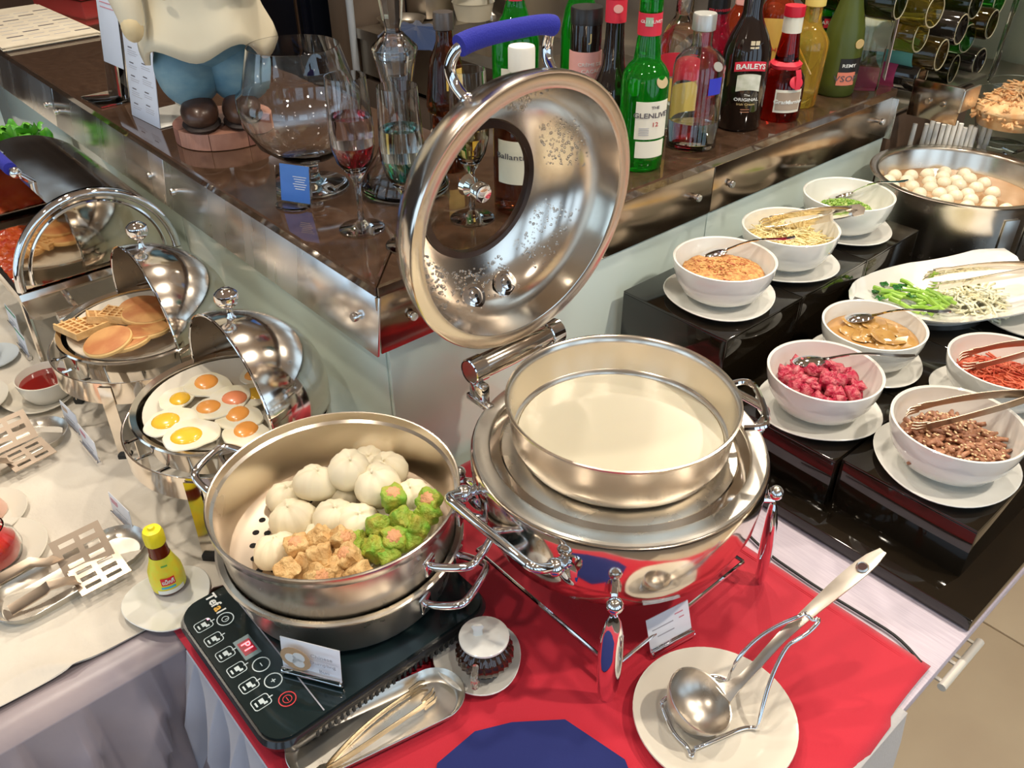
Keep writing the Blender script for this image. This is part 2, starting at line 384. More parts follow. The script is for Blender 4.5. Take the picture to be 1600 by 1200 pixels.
# cream cloth with soft creases
from mathutils import noise as mnoise
def crease(x, y):
    v = mnoise.noise(Vector((x * 3.1, y * 3.1, 2))) * .6 + mnoise.noise(Vector((x * 9, y * 8, 5))) * .35
    r = 1 - abs(mnoise.noise(Vector((x * 4.2 + 3, y * 4.2, 9)))) * 2.2
    return .0050 * (v + .6) * .5 + .0095 * max(0, r) ** 4
CX0, CX1, CY0, CY1 = -3.6, -.929, -.75, BV - .006
mb = MB()
def cf(a, b):
    x = CX0 + (CX1 - CX0) * (1 - (1 - a) ** 2.0); y = CY0 + (CY1 - CY0) * b
    return Vector((x, y, .003 + crease(x, y)))
mb.grid(cf, 260, 170)
o = mb.build('tablecloth', CREAMC, ang=180); tag(o, 'creased cream tablecloth spread over the long buffet table', 'tablecloth')
sd = o.modifiers.new('thickness', 'SOLIDIFY'); sd.thickness = .0022; sd.offset = -1
# red cloth, far-right corner drooping over the near edge
mb = MB(); RX0, RX1, RY0, RY1 = -.915, -.178, .158, .885
def rf(a, b):
    x = RX0 + (RX1 - RX0) * a; y = RY0 + (RY1 - RY0) * b
    ov = max(0, y - RY0 - .62) / .1; e = max(0, (a - .86) / .14)
    x -= .016 * math.sin(PI * b) * e * 0; z = .0034 + .0008 * mnoise.noise(Vector((x * 14, y * 14, 0)))
    x += .020 * e * math.sin(PI * min(1, b * 1.02)) ** 2
    if x > UE - .004: d = x - (UE - .004); z -= d * .9; x = UE - .004 + d * .55 + .006 * e
    return Vector((x, y, z))
mb.grid(rf, 60, 60); o = mb.build('red_tablecloth', RED, ang=180); tag(o, 'bright red square cloth under the steamer and soup chafer', 'tablecloth')
sd = o.modifiers.new('thickness', 'SOLIDIFY'); sd.thickness = .0016; sd.offset = -1
hem = mat('red_hem_thread', (.45, .008, .02), .8)
mb = MB()
for k in range(2):
    y = RY1 - .012 - .003 * k
    mb.tube([(RX0 + .02 + (RX1 - .05 - RX0) * i / 20, y, .0049) for i in range(21)], .0005, 5)
for k in range(2):
    mb.tube([rf(.965, .02 + .96 * i / 30) + Vector((-.003 * k, 0, .0004)) for i in range(31)], .0005, 5)
mb.build('hem_stitching', hem, o)
# navy mat
c = Vector((-.375, .335, 0)); R_ = .158; mb = MB()
poly = [(c.x + R_ * math.cos(t), c.y + R_ * math.sin(t)) for t in [math.radians(18 + 45 * i) for i in range(8)]]
pts = [(-.4985, .30), (-.503, .372), (-.482, .415), (-.441, .467), (-.355, .483), (-.262, .44), (-.225, .36), (-.25, .27), (-.33, .215), (-.43, .23)]
pts = [(-.500, .312), (-.503, .372), (-.482, .415), (-.441, .467), (-.355, .483), (-.29, .45), (-.262, .38), (-.275, .30), (-.34, .245), (-.44, .25)]
mb.prism(pts, 0, .0016); o = mb.build('round_mat', BLUEC, loc=(0, 0, .0062)); tag(o, 'navy blue cloth mat cut with straight sides on the red cloth', 'mat')
# cabinet
cab = thing('sideboard_cabinet', 'lilac white woodgrain sideboard under the black glass board', 'cabinet', ((BU + UE) / 2, 0, 0))
W2 = (UE - (BU - .0)) ; cx = 0
CV0, CV1 = V2, 2.75
MB().bbox((.004, (CV0 + CV1) / 2, -.011), (W2 - .008, CV1 - CV0, .02), .002).build('top_board', WOODL, cab)
CABF = mat('white_cabinet_front', (.62, .58, .55), .4)
MB().box((-.09, (CV0 + CV1) / 2, (FLOOR - .02) / 2 + .01), (W2 - .22, CV1 - CV0 - .02, -FLOOR - .06)).build('body', CABF, cab)
HAND = mat('cream_metal_handle', (.78, .74, .66), .3, .2)
hx = W2 / 2
for j in range(4):                       # shallow pull-out boards under the top, each with a round bar grip
    y0 = CV0 + .012 + j * .40
    for kz, za in enumerate((-.026, -.052)):
        d = MB().bbox((hx - .15 - .012 * kz, y0 + .195, za), (.28, .385, .016), .002).build('pull_out_board', CABF, cab)
        yh = y0 + (.05, .13)[kz] + (.06 if j == 0 else 0); xh = hx + .012 - .004 * kz
        hb = MB(); hb.tube([(xh, yh - .03, za), (xh, yh + .03, za)], .006, 10)
        for s_ in (-.02, .02): hb.tube([(hx - .03, yh + s_, za), (xh, yh + s_, za)], .003, 6)
        hb.build('handle', HAND, d)
# ------------------------------------------------------------------ soup chafer
SX, SY = -.579, .690
sc_ = thing('soup_chafer', 'big round polished steel soup chafer with its lid swung open on the red cloth', 'chafer', (SX, SY, .005))
z0 = -.005
MB().lathe([(0, .078), (.10, .080), (.145, .098), (.178, .132), (.193, .175), (.197, .22), (.197, .243), (.1955, .2475), (.192, .2485), (.158, .2485), (.155, .246), (.155, .236), (.150, .236), (.150, .20), (.0, .20)], 64, (0, 0, z0)).build('body', STEEL, sc_)
MB().lathe([(.193, .2475), (.1935, .2505), (.191, .2525), (.1735, .2525), (.1715, .2510), (.1700, .2465), (.150, .2425), (.0, .2415), (.0, .2390), (.150, .2390), (.16, .236), (.193, .2475)], 64, (0, 0, z0)).build('rim_ring', SATIN, sc_)
for k in range(4):
    a = math.radians(-47 + 90 * k); R = Matrix.Rotation(a, 3, 'Z')
    lp = MB(); rad = .221
    prof = [(0, 0), (.008, .001), (.0125, .02), (.0150, .055), (.0158, .09), (.0140, .125), (.009, .150), (.005, .158), (0, .158)]
    lp.lathe(prof, 16); lp.warp(lambda v: Vector((v.x * .62 - .055 * max(0, v.z - .06) ** 2 * 8, v.y, v.z)))
    lp.warp(lambda v: R @ (v + Vector((rad, 0, z0 + .001))))
    lg = lp.build('leg', CHROME, sc_)
    q = R @ Vector((rad - .004, 0, .172)); MB().ball(q, .0108, 14, 10).build('leg_ball', CHROME, lg)
    MB().tube([R @ Vector((.175, 0, .158)), R @ Vector((rad - .004, 0, .160))], .005, 8).build('leg_bracket', CHROME, lg)
# base wires
mb = MB()
for k in range(4):
    a0, a1 = math.radians(-45 + 90 * k), math.radians(45 + 90 * k)
    mb.tube([(.195 * math.cos(a0), .195 * math.sin(a0), .03), (.195 * math.cos(a1), .195 * math.sin(a1), .03)], .0028, 8)
mb.build('base_wires', CHROME, sc_)
# side handles
for s in (-1, 1):
    mb = MB(); y0, y1 = s * .172, s * .228
    mb.tube([(-.085, y0, .203), (-.085, s * .210, .220), (-.080, y1 - s * .002, .228), (-.060, y1, .230), (.060, y1, .230), (.080, y1 - s * .002, .228), (.085, s * .210, .220), (.085, y0, .203)], .0062, 10)
    h = mb.build('side_handle', CHROME, sc_)
    for sx in (-.085, .085):
        MB().ball((sx, s * .196, .213), .0115, 12, 8).build('handle_boss', CHROME, h)
        MB().lathe([(0, 0), (.02, .001), (.022, .004), (.014, .007), (0, .008)], 14, (sx, s * .176, .198), R=Matrix.Rotation(-s * PI / 2, 3, 'X')).build('handle_plate', CHROME, h)
# hinge
hg = MB(); Hx, Hz = -.209, .288
hg.lathe([(0, -.085), (.0165, -.085), (.0175, -.083), (.0175, .083), (.0165, .085), (0, .085)], 24, (Hx, .002, Hz), R=Matrix.Rotation(PI / 2, 3, 'X'))
hinge = hg.build('hinge_tube', STEEL, sc_)
for s in (-1, 1):
    MB().lathe([(.0178, -.012), (.0195, -.011), (.0195, .011), (.0178, .012)], 24, (Hx, .002 + s * .074, Hz), R=Matrix.Rotation(PI / 2, 3, 'X')).build('hinge_collar', CHROME, hinge)
    MB().bbox((Hx + .012, .002 + s * .078, .258), (.030, .016, .034), .004).build('hinge_arm', CHROME, hinge)
    MB().bbox((Hx + .018, .002 + s * .082, .246), (.05, .012, .010), .002).build('hinge_foot', CHROME, hinge)
# lid: local frame, open side looks along +N
LA = math.radians(-5.); D_ = Vector((-math.sin(LA), 0, math.cos(LA))); LN = Vector((math.cos(LA), 0, math.sin(LA))); LV = Vector((0, 1, 0))
LR = .190; lc = Vector((Hx, .008, Hz + .008)) + D_ * (LR + .012)
LM = Matrix((D_, LV, -LN)).transposed()        # local z = away from the open side (dome top)
if LM.determinant() < 0: LM = Matrix((D_, -LV, -LN)).transposed()
lid = MB().lathe([(.1870, -.0050), (.1890, -.0054), (.1903, -.0040), (.1905, -.001), (.1900, .006), (.1865, .020), (.176, .045), (.150, .075), (.115, .095), (.098, .100),
                  (.098, .097), (.114, .092), (.148, .071), (.163, .046), (.1670, .026), (.1680, .012), (.1690, .004), (.1690, -.0044), (.1698, -.0050), (.1870, -.0050)], 72, lc, R=LM).build('lid', mat('lid_steel', (.82, .74, .65), .17, 1., rvar=(9, .13, .22)), sc_)
MB().lathe([(.0985, .0945), (.099, .103), (.090, .106), (.0885, .103), (.0885, .0935), (.0985, .0945)], 64, lc, R=LM).build('window_ring', mat('dark_bronze_ring', (.045, .022, .016), .3, .3), lid)
LGL = mat('lid_window_glass', (.93, .95, .90), .0, 0, 1., 1.06)
MB().lathe([(0, .0985), (.090, .0965), (.090, .0995), (0, .1015)], 48, lc, R=LM).build('window_glass', LGL, lid)
MB().lathe([(0, .085), (.012, .086), (.014, .09), (.014, .1), (.008, .104), (.006, .11), (.014, .116), (.016, .124), (.010, .131), (0, .133)], 20, lc, R=LM).build('steam_knob', CHROME, lid)
# two bosses inside the lid, close to the hinge
for s in (-1, 1):
    p = lc + LM @ Vector((-.142, s * .030, .066)); n_ = (LM @ Vector((.62, 0, -.78)))
    R = n_.to_track_quat('Z', 'Y').to_matrix()
    bs = MB().lathe([(0, -.004), (.019, -.004), (.0185, .0005), (.0135, .0012), (.0125, -.0005), (.0095, .000), (.0088, .0045), (.005, .0055), (0, .0055)], 20, p, R=R).build('lid_boss', CHROME, lid)
    MB().lathe([(0, .0053), (.0028, .0053), (.0028, .0060), (0, .0060)], 10, p, R=R).build('boss_hole', BLKPL, bs)
# condensation drops (too small to count)
mb = MB(); rs = random.Random(4)
for _ in range(900):
    t = rs.choice([rs.uniform(.05, .55), rs.uniform(.9, 1.5), rs.uniform(-2.6, -2.0), rs.uniform(1.9, 2.6), rs.uniform(2.8, 3.6)]); kk = rs.random()
    r = .115 + .046 * kk
    zz = .092 + (.071 - .092) * (r - .114) / .034 if r < .148 else .071 + (.046 - .071) * (r - .148) / .015
    r0 = rs.choice([.0009, .0012, .0015, .0021])
    mb.ball(lc + LM @ Vector((r * math.cos(t), r * math.sin(t), zz - .0003)), r0, 6, 4)
o = mb.build('condensation_drops', mat('water', (1, 1, 1), 0, 0, 1., 1.33), lid); o['kind'] = 'stuff'
# lid handle with blue sleeve, outside of the dome near the top edge
def lp_(x, y, z): return lc + LM @ Vector((x, y, z))
hs = .072
mb = MB()
path = [lp_(.158, -hs, .038), lp_(.172, -hs - .003, .060), lp_(.188, -hs - .006, .066), lp_(.204, -hs - .004, .062), lp_(.217, -hs, .053), lp_(.2215, -hs + .006, .050)]
path2 = [lp_(.2215, hs - .006, .050), lp_(.217, hs, .053), lp_(.204, hs + .004, .062), lp_(.188, hs + .006, .066), lp_(.172, hs + .003, .060), lp_(.158, hs, .038)]
mb.tube(path + path2, .0072, 12); h = mb.build('lid_handle', CHROME, lid)
for s in (-1, 1): MB().ball(lp_(.159, s * hs, .038), .0095, 12, 8).build('handle_boss', CHROME, h)
MB().tube([lp_(.2185, -hs - .004, .050), lp_(.2225, -hs + .014, .050), lp_(.2245, -.03, .050), lp_(.2245, .03, .050), lp_(.2225, hs - .014, .050), lp_(.2190, hs - .002, .050)], [.0125, .0125, .0120, .0118, .0120, .0125], 14).build('blue_handle_sleeve', mat('blue_towelling', (.022, .026, .30), .9, sheen=.0, bump=(500, .3)), h)
# insert pan with congee
pn = thing('congee_pan', 'round steel pan of white rice congee standing in the soup chafer', 'pan', (-.584, .697, .2425))
MB().lathe([(0, .0), (.126, .0), (.1345, .003), (.1385, .009), (.1400, .018), (.1440, .0215), (.1480, .066), (.1500, .0720), (.1525, .0735), (.1525, .0760), (.1500, .0765), (.1470, .0740), (.1450, .066), (.1412, .024), (.1372, .020), (.1355, .010), (.130, .005), (0, .0035)], 64).build('pan_body', BRUSH, pn)
CONG = mat('rice_congee', (.60, .56, .44), .12, coat=.3, sss=.1, bump=(5, .02))
MB().lathe([(0, .0170), (.1310, .0170), (.1358, .0176), (.1350, .010), (.129, .0058), (0, .0042)], 56).build('congee', CONG, pn)
mb = MB(); mb.tube([(.055, .146, .066), (.058, .166, .069), (.050, .178, .070), (-.03, .180, .070), (-.045, .168, .069), (-.042, .150, .066)], .0042, 8)
R = Matrix.Rotation(math.radians(-42), 3, 'Z'); mb.warp(lambda v: R @ v); mb.build('pan_handle', CHROME, pn)

# ------------------------------------------------------------------ induction hob and steamer
HX0, HX1, HY0, HY1, HZ = -.892, -.612, .160, .500, .052
hob = thing('induction_hob', 'black glass induction hob with white touch icons and a red digit display', 'hob', ((HX0 + HX1) / 2, (HY0 + HY1) / 2, .006))
hw, hd = (HX1 - HX0), (HY1 - HY0)
OX, OY = (HX0 + HX1) / 2, (HY0 + HY1) / 2
HOBG = mat('hob_black_glass', (.008, .018, .020), .08, coat=.3, spec=.5)
mb = MB(); b2 = []
for z, ins in ((0.004, .012), (.018, .004), (.034, 0.), (.041, .003)):
    b2.append([(x, y, z) for x, y in rrect(hw - 2 * ins, hd - 2 * ins, .034, 6)])
n = len(b2[0]); vs = [p for r in b2 for p in r]; fs = [(k * n + i, k * n + (i + 1) % n, (k + 1) * n + (i + 1) % n, (k + 1) * n + i) for k in range(3) for i in range(n)] + [tuple(range(n))[::-1], tuple(range(3 * n, 4 * n))]
mb.add(vs, fs).build('hob_body', BLKPL, hob)
MB().prism(rrect(hw - .012, hd - .012, .030, 6), .0408, .0455).build('glass_plate', HOBG, hob)
for k in range(4):
    MB().lathe([(0, -.0012), (.012, -.0012), (.012, .006), (0, .006)], 14, ((-1) ** k * (hw / 2 - .04), (-1) ** (k // 2) * (hd / 2 - .05), 0)).build('rubber_foot', RUBBER, hob)
mb = MB()                              # vent slats along the near side
for i in range(26): mb.box((hw / 2 - .0035, -hd / 2 + .06 + i * .0085, .026), (.006, .0035, .012))
mb.build('vent_slats', RUBBER, hob)
TZ = .0458
gl = at(495, 1095, HZ).y - OY
MB().box((0, gl, TZ), (hw - .02, .0016, .0004)).build('panel_line', GREYP, hob)
ICON = mat('icon_white', (.62, .72, .74), .4)
def L2(px, py): q = at(px, py, HZ); return q.x - OX, q.y - OY
def ring(mb, x, y, poly, t):
    n = len(poly); inn = [(p * (1 - t), q * (1 - t)) for p, q in poly]
    vs = [(x + p, y + q, TZ) for p, q in poly] + [(x + p, y + q, TZ) for p, q in inn]
    vs += [(a, b, TZ + .0003) for a, b, _ in vs]
    fs = []
    for i in range(n):
        j = (i + 1) % n; fs += [(2 * n + i, 2 * n + j, 3 * n + j, 3 * n + i), (i, j, 2 * n + j, 2 * n + i), (n + j, n + i, 3 * n + i, 3 * n + j), (n + i, n + j, j, i)]
    mb.add(vs, fs)
circ = lambda r, n=20: [(r * math.cos(2 * PI * i / n), r * math.sin(2 * PI * i / n)) for i in range(n)]
for i, (px, py) in enumerate(((318, 977), (334, 999), (352, 1022), (370, 1046), (389, 1071), (408, 1097))):
    x, y = L2(px, py); mb = MB(); ring(mb, x, y, rrect(.018, .023, .004, 3), .09)
    mb.box((x - .001, y + .001, TZ), (.007, .006, .0004)); mb.box((x + .004, y + .004, TZ), (.003, .005, .0004)); mb.box((x, y - .0065, TZ), (.007, .0022, .0004)); mb.box((x, y + .0125, TZ), (.0014, .006, .0004))
    mb.build('touch_icon', ICON, hob)
for (px, py), r, s in (((352, 967), .0115, 'o'), ((408, 1038), .0115, '-'), ((427, 1063), .0115, '+'), ((449, 1092), .011, 'p')):
    x, y = L2(px, py); mb = MB(); ring(mb, x, y, circ(r), .12)
    if s == 'o': ring(mb, x, y, circ(.005, 14), .2); mb.box((x + .001, y + .001, TZ), (.001, .004, .0004))
    if s in '-+': mb.box((x, y, TZ), (.006, .0012, .0004))
    if s == '+': mb.box((x, y, TZ), (.0012, .006, .0005))
    if s == 'p': ring(mb, x, y, circ(.006, 14), .16); mb.box((x, y, TZ), (.0065, .001, .0004))
    mb.build('touch_icon', mat('icon_red', (.75, .05, .06), .4) if s == 'p' else ICON, hob)
x, y = L2(386, 1011); MB().box((x, y, TZ), (.037, .022, .0006)).build('display_frame', mat('display_grey', (.16, .24, .26), .3), hob)
MB().box((x, y, TZ + .0003), (.024, .0165, .0006)).build('display', mat('display_dark_red', (.22, .0, .015), .3, emit=.5), hob)
RL = mat('red_led', (1., .12, .14), .4, emit=4.)
text('P1', .0165, RL, hob, Matrix.Translation((x, y, TZ + .0009)), .0002)
x, y = L2(336, 945); text('Tef', .0185, mat('logo_white', (.8, .82, .8), .4), hob, Matrix.Translation((x - .010, y + .001, TZ + .0002)), .0005)
text('a', .0185, mat('logo_orange', (.85, .45, .04), .4), hob, Matrix.Translation((x + .0085, y + .001, TZ + .0002)), .0005); text('l', .0185, MATS['logo_white'], hob, Matrix.Translation((x + .0155, y + .001, TZ + .0002)), .0005)
RLD = mat('led_dot', (1., .25, .4), .4, emit=3.); x, y = L2(325, 967); MB().box((x, y, TZ), (.003, .003, .0004)).build('indicator_light', RLD, hob)

PX, PY, PZ = -.790, .378, .0528
pot = thing('steamer_base_pot', 'wide shallow steel pot on the hob under the steamer', 'pot', (PX, PY, PZ))
MB().lathe([(0, 0), (.128, 0), (.138, .004), (.146, .016), (.1545, .070), (.1575, .078), (.1655, .0825), (.1660, .0855), (.163, .0865), (.1555, .0835), (.151, .074), (.143, .02), (.134, .006), (0, .004)], 64).build('pot_body', SATIN, pot)
def loop_handle(parent, R, z, ang, w_=.075, out=.05, rise=.012, r=.0052):
    mb = MB(); Rm = Matrix.Rotation(ang, 3, 'Z')
    pts = [(R - .004, -w_ / 2, z), (R + .012, -w_ / 2 - .002, z + .001), (R + out - .012, -w_ / 2 + .004, z + rise * .7), (R + out, -w_ / 2 + .014, z + rise), (R + out, w_ / 2 - .014, z + rise), (R + out - .012, w_ / 2 - .004, z + rise * .7), (R + .012, w_ / 2 + .002, z + .001), (R - .004, w_ / 2, z)]
    mb.tube(pts, r, 10); mb.warp(lambda v: Rm @ v); h = mb.build('loop_handle', CHROME, parent)
    for s in (-1, 1):
        MB().bbox(Rm @ Vector((R + .002, s * w_ / 2, z)), (.006, .022, .024), .002, rz=ang).build('handle_plate', CHROME, h)
loop_handle(pot, .152, .058, math.radians(24), .09, .055, .012); loop_handle(pot, .152, .058, math.radians(205), .09, .055, .012)
st = thing('steamer_tray', 'deep perforated steel steamer full of buns and dumplings', 'steamer', (PX, PY, PZ + .074))
MB().lathe([(.146, .0), (.150, .003), (.1535, .012), (.1590, .072), (.1625, .0745), (.1640, .0765), (.1645, .0880), (.1630, .0892), (.1612, .0886), (.1600, .0770), (.1562, .0735), (.1510, .014), (.1475, .006), (.146, .0)], 72).build('tray_wall', BRUSH, st)
holes = []
mb = MB(); mb.lathe([(0, .004), (.126, .004), (.130, .0065), (.1485, .0065), (.1485, .0045), (.130, .0045), (.127, .002), (0, .002)], 64); fl_ = mb.build('perforated_floor', mat('dull_floor_steel', (.50, .42, .34), .42, 1.), st)
hm = MB().lathe([(0, .0044), (.0048, .0044), (.0048, .0038), (0, .0038)], 10).mesh('steam_hole', mat('hole_black', (.003, .003, .003), .9))
for rr, nn in ((.118, 30), (.102, 26), (.086, 22), (.068, 18)):
    for i in range(nn):
        a = 2 * PI * (i + (.5 if rr in (.102, .068) else 0)) / nn
        if 120 < math.degrees(a) % 360 < 320: link('steam_hole', hm, fl_, (rr * math.cos(a), rr * math.sin(a), 0))
loop_handle(st, .157, .060, math.radians(208), .085, .048, .016); loop_handle(st, .157, .050, math.radians(27), .095, .060, .012)
o = MB().lathe([(0, .0), (.098, .0), (.104, .002), (.104, .0028), (.098, .0016), (0, .0014)], 48, fr=lambda a: 1 + .012 * math.sin(5 * a)).build('paper_liner', mat('greaseproof_paper', (.62, .55, .42), .5), loc=(PX + .026, PY + .024, PZ + .0805)); tag(o, 'round greaseproof paper liner under the white buns', 'paper')
# buns
BUN = mat('steamed_dough', (.80, .73, .56), .55, sss=.1, var=(7, (.74, .66, .48)), bump=(30, .05))
def bun_mesh(seed):
    rs = random.Random(seed); mb = MB(); n = 40; prof = [(0, 0), (.6, .0), (.88, .1), (1., .34), (.98, .55), (.82, .80), (.55, .95), (.25, .985), (.10, .97), (0, .93)]
    ph = rs.uniform(0, 6); pl = rs.choice([9, 10, 11])
    mb.lathe([(r * .031, z * .040) for r, z in prof], n)
    def wf(v):
        r = math.hypot(v.x, v.y); a = math.atan2(v.y, v.x); h = v.z / .04
        k = max(0, h - .12) / .88
        g_ = 1 - .17 * k * (1 - k * .3) * (.5 + .5 * math.cos(pl * a + ph + 2.2 * h)) ** 2 * (1 if r > .004 else 0)
        q = 1 + .06 * math.sin(a * 2 + ph)
        return Vector((v.x * g_ * q, v.y * g_ * q, v.z * (1 + .05 * math.sin(3 * a + ph)) * (.97 + .03 * g_)))
    mb.warp(wf); tw = MB().ball((0, 0, .0385), .0032, 8, 6, (1, .7, .8)); mb.add(tw.v, tw.f)
    return mb.mesh('bun', BUN, 180)
BM = [bun_mesh(i) for i in range(4)]
def on_st(px, py, z): q = at(px, py, z); return q
buns = [(541, 728, .190, 1.0), (594, 754, .178, 1.12), (489, 753, .176, 1.0), (462, 808, .150, 1.08), (517, 805, .158, .95), (556, 815, .155, 1.08), (646, 775, .165, 1.0), (432, 862, .145, .98), (612, 728, .165, .95), (530, 770, .150, .9), (447, 775, .145, .95), (652, 805, .15, .9), (500, 838, .142, .85), (600, 800, .142, .9), (570, 720, .15, .95)]
where = ['at the top of the heap', 'the largest at the middle of the heap', 'at the upper left of the heap', 'at the left of the heap, pleats to camera', 'in the middle of the heap beside the dumplings', 'in front of the heap between orange and green dumplings', 'at the right of the heap beside the steel wall', 'at the front left beside the orange dumplings', 'behind the largest bun', 'deep between four other buns', 'low at the left on the paper', 'low at the right under green dumplings', 'low behind the orange dumplings', 'half buried under the largest bun', 'low behind the top bun']
for i, ((px, py, z, s), wh) in enumerate(zip(buns, where)):
    q = at(px, py, z); o = link('steamed_bun', BM[i % 4], None, (q.x, q.y, z - .022 * s)); o.rotation_euler = (rnd(-.3, .35), rnd(-.3, .3), rnd(0, 6)); o.scale = (s,) * 3
    tag(o, 'white pleated steamed bun ' + wh, 'bun', 'steamed buns in the steamer')
ORG = mat('orange_dumpling_skin', (.56, .33, .13), .6, var=(45, (.70, .50, .24)), bump=(90, .8))
GRN = mat('green_dumpling_skin', (.40, .36, .05), .55, var=(45, (.20, .44, .04)), bump=(90, .8))
FILL = mat('pink_dumpling_filling', (.72, .36, .20), .6, var=(80, (.60, .30, .12)), bump=(120, .7))
def shumai(m, seed):
    rs = random.Random(seed); mb = MB(); n = 22
    mb.lathe([(0, -.013), (.0115, -.013), (.0138, -.0105), (.0145, -.004), (.0143, .004), (.0146, .0105), (.0138, .0128), (.0115, .0135), (0, .0142)], n)
    rr = [rs.uniform(-.10, .10) + .10 * math.cos(4 * 2 * PI * i / n) for i in range(n)]; sd_ = rs.uniform(0, 90)
    def wf(v):
        a = int(round(math.atan2(v.y, v.x) / (2 * PI) * n)) % n; k = 1 + rr[a] + .16 * mnoise.noise(v * 170 + Vector((sd_, 0, 0))); return Vector((v.x * k, v.y * k, v.z + (.0012 * math.sin(a * 2.1) if v.z > .008 else 0)))
    return mb.warp(wf).mesh('skin', m, 60)
OM = [shumai(ORG, i) for i in range(3)]; GM = [shumai(GRN, 10 + i) for i in range(3)]
FM = MB().ball((0, 0, .0120), .0098, 12, 6, (1, 1, .36)).mesh('filling', FILL)
org = [(466, 858, .160), (500, 843, .164), (532, 843, .170), (500, 872, .168), (546, 872, .168), (450, 892, .158), (476, 885, .150), (520, 890, .160), (497, 900, .166), (560, 898, .160), (531, 868, .150)]
grn = [(615, 780, .184), (625, 812, .178), (590, 822, .176), (672, 782, .178), (668, 804, .172), (650, 825, .168), (615, 845, .166), (587, 858, .164), (555, 848, .156), (640, 842, .160), (606, 866, .158)]
for lst, ms, nm, what in ((org, OM, 'orange', 'orange'), (grn, GM, 'green', 'green')):
    for i, (px, py, z) in enumerate(lst):
        q = at(px, py, z); t = thing('dumpling', 'small ' + what + ' wrapped dumpling in the ' + ('front' if what == 'orange' else 'right') + ' of the steamer', 'dumpling', (q.x, q.y, z), group=what + ' dumplings in the steamer')
        t.rotation_euler = (rnd(-.9, .9), rnd(-.9, .9), rnd(0, 6)); s = rnd(1.0, 1.15); t.scale = (s, s, s)
        link('skin', ms[i % 3], t)
        if i % (2 if what == 'orange' else 3) == 0: link('filling', FM, t)
# ------------------------------------------------------------------ small things round the hob
def card(px0, px1, h, label, art, holder=True, z=.006, tilt=.0, text_=None, metal=True, flip=False):
    """standing card between two base pixels, in a small clip holder"""
    a = at(*px0, z); b = at(*px1, z); L = (b - a).length; t = thing('name_card', label, 'card', (a + b) / 2, math.atan2(b.y - a.y, b.x - a.x), group=None)
    Rx = Matrix.Rotation(math.radians(tilt), 3, 'X')
    MB().bbox((0, 0, .008 + h / 2), (L, .0014, h), .0004).warp(lambda v: Rx @ v).build('card_sheet', PAPER, t)
    mb = MB(); mb.lathe([(0, -L / 2 - .001), (.0045, -L / 2 - .001), (.0045, L / 2 + .001), (0, L / 2 + .001)], 10, (0, 0, .0055), R=Matrix.Rotation(PI / 2, 3, 'Y'))
    for s in (-1, 1): mb.bbox((0, s * .0028, .010), (L * .98, .002, .010), .0006)
    mb.build('clip_holder', CHROME if metal else ACRYL, t)
    art(t, L, h, Rx); return t
def front(mb, x, z, w_, h_, Rx, d=-.0009): mb.box((x, d, z), (w_, .0003, h_)); return mb
def lines(t, L, h, Rx, rows, m=GREYP, x0=.05, s=1):
    mb = MB()
    for (x, z, w_) in rows: mb.box((x * L, -.0009 * s, .008 + z * h), (w_ * L, .0004, .0016))
    mb.warp(lambda v: Rx @ v); mb.build('printed_lines', m, t)
TANP = mat('tan_print', (.55, .36, .2), .6); PINKP = mat('pink_print', (.62, .25, .3), .6)
def art_bun(t, L, h, Rx):
    c = Vector((-.22 * L, -.0009, .008 + .52 * h)); R = Matrix.Rotation(PI / 2, 3, 'X')
    MB().lathe([(0, .0004), (.40 * h, .0004), (.40 * h, 0), (0, 0)], 20, c, R=R).build('printed_basket', TANP, t)
    for i, (dx, dz) in enumerate(((-.12, .0), (.1, .1), (.06, -.12))): MB().lathe([(0, .0007), (.16 * h, .0007), (.16 * h, 0.0002), (0, .0002)], 14, c + Vector((dx * h, -.0001, dz * h)), R=R).build('printed_bun', WHITEP, t)
    for s, k in (('Chinese', .80), ('Dumpling', .56), ('Bun', .28)): text(s, .009, GREYP, t, Matrix.Translation((.24 * L, -.0012, .008 + k * h)) @ Matrix.Rotation(PI / 2, 4, 'X'))
card((444, 1050), (535, 1074), .052, 'white card printed with a bowl of buns standing on the hob glass', art_bun, z=.0525, tilt=-8)
def art_plain(t, L, h, Rx): lines(t, L, h, Rx, [(-.15, .62, .5), (-.1, .38, .4)]); lines(t, L, h, Rx, [(.25, .78, .2), (.3, .62, .12)], PINKP)
card((1018, 1028), (1082, 994), .050, 'small white card with red print beside the soup chafer leg', art_plain, z=.006, tilt=-20)

def oval_tray(name, label, a, b, wd, parent=None, hgt=.018):
    a = Vector(a); b = Vector(b); L = (b - a).length; t = thing(name, label, 'tray', (a + b) / 2, math.atan2(b.y - a.y, b.x - a.x))
    mb = MB(); N = 40
    def lane(w_, l): # stadium
        out = []
        for i in range(N):
            th = 2 * PI * i / N; r = w_ / 2; x = r * math.cos(th) + (l / 2 - r) * (1 if math.cos(th) >= 0 else -1); out.append((x, r * math.sin(th)))
        return out
    rows = [(.70, .002), (.80, .0), (.96, hgt * .8), (1., hgt), (1.02, hgt + .0006), (1.0, hgt + .0014), (.94, hgt * .86), (.76, .0035), (.70, .0035)]
    vs = []
    for k, z in rows: vs += [(x, y, z) for x, y in lane(wd * k if k > .9 else wd * k, L - wd * (1 - k))]
    fs = [(r * N + i, r * N + (i + 1) % N, (r + 1) * N + (i + 1) % N, (r + 1) * N + i) for r in range(len(rows) - 1) for i in range(N)] + [tuple(range(N))[::-1], tuple((len(rows) - 1) * N + i for i in range(N))]
    mb.add(vs, fs).build('tray_body', SATIN, t, ang=60); return t
oval_tray('tong_tray', 'long oval steel tray with tongs on the red cloth', at(452, 1205, .006), at(722, 1078, .006), .078)
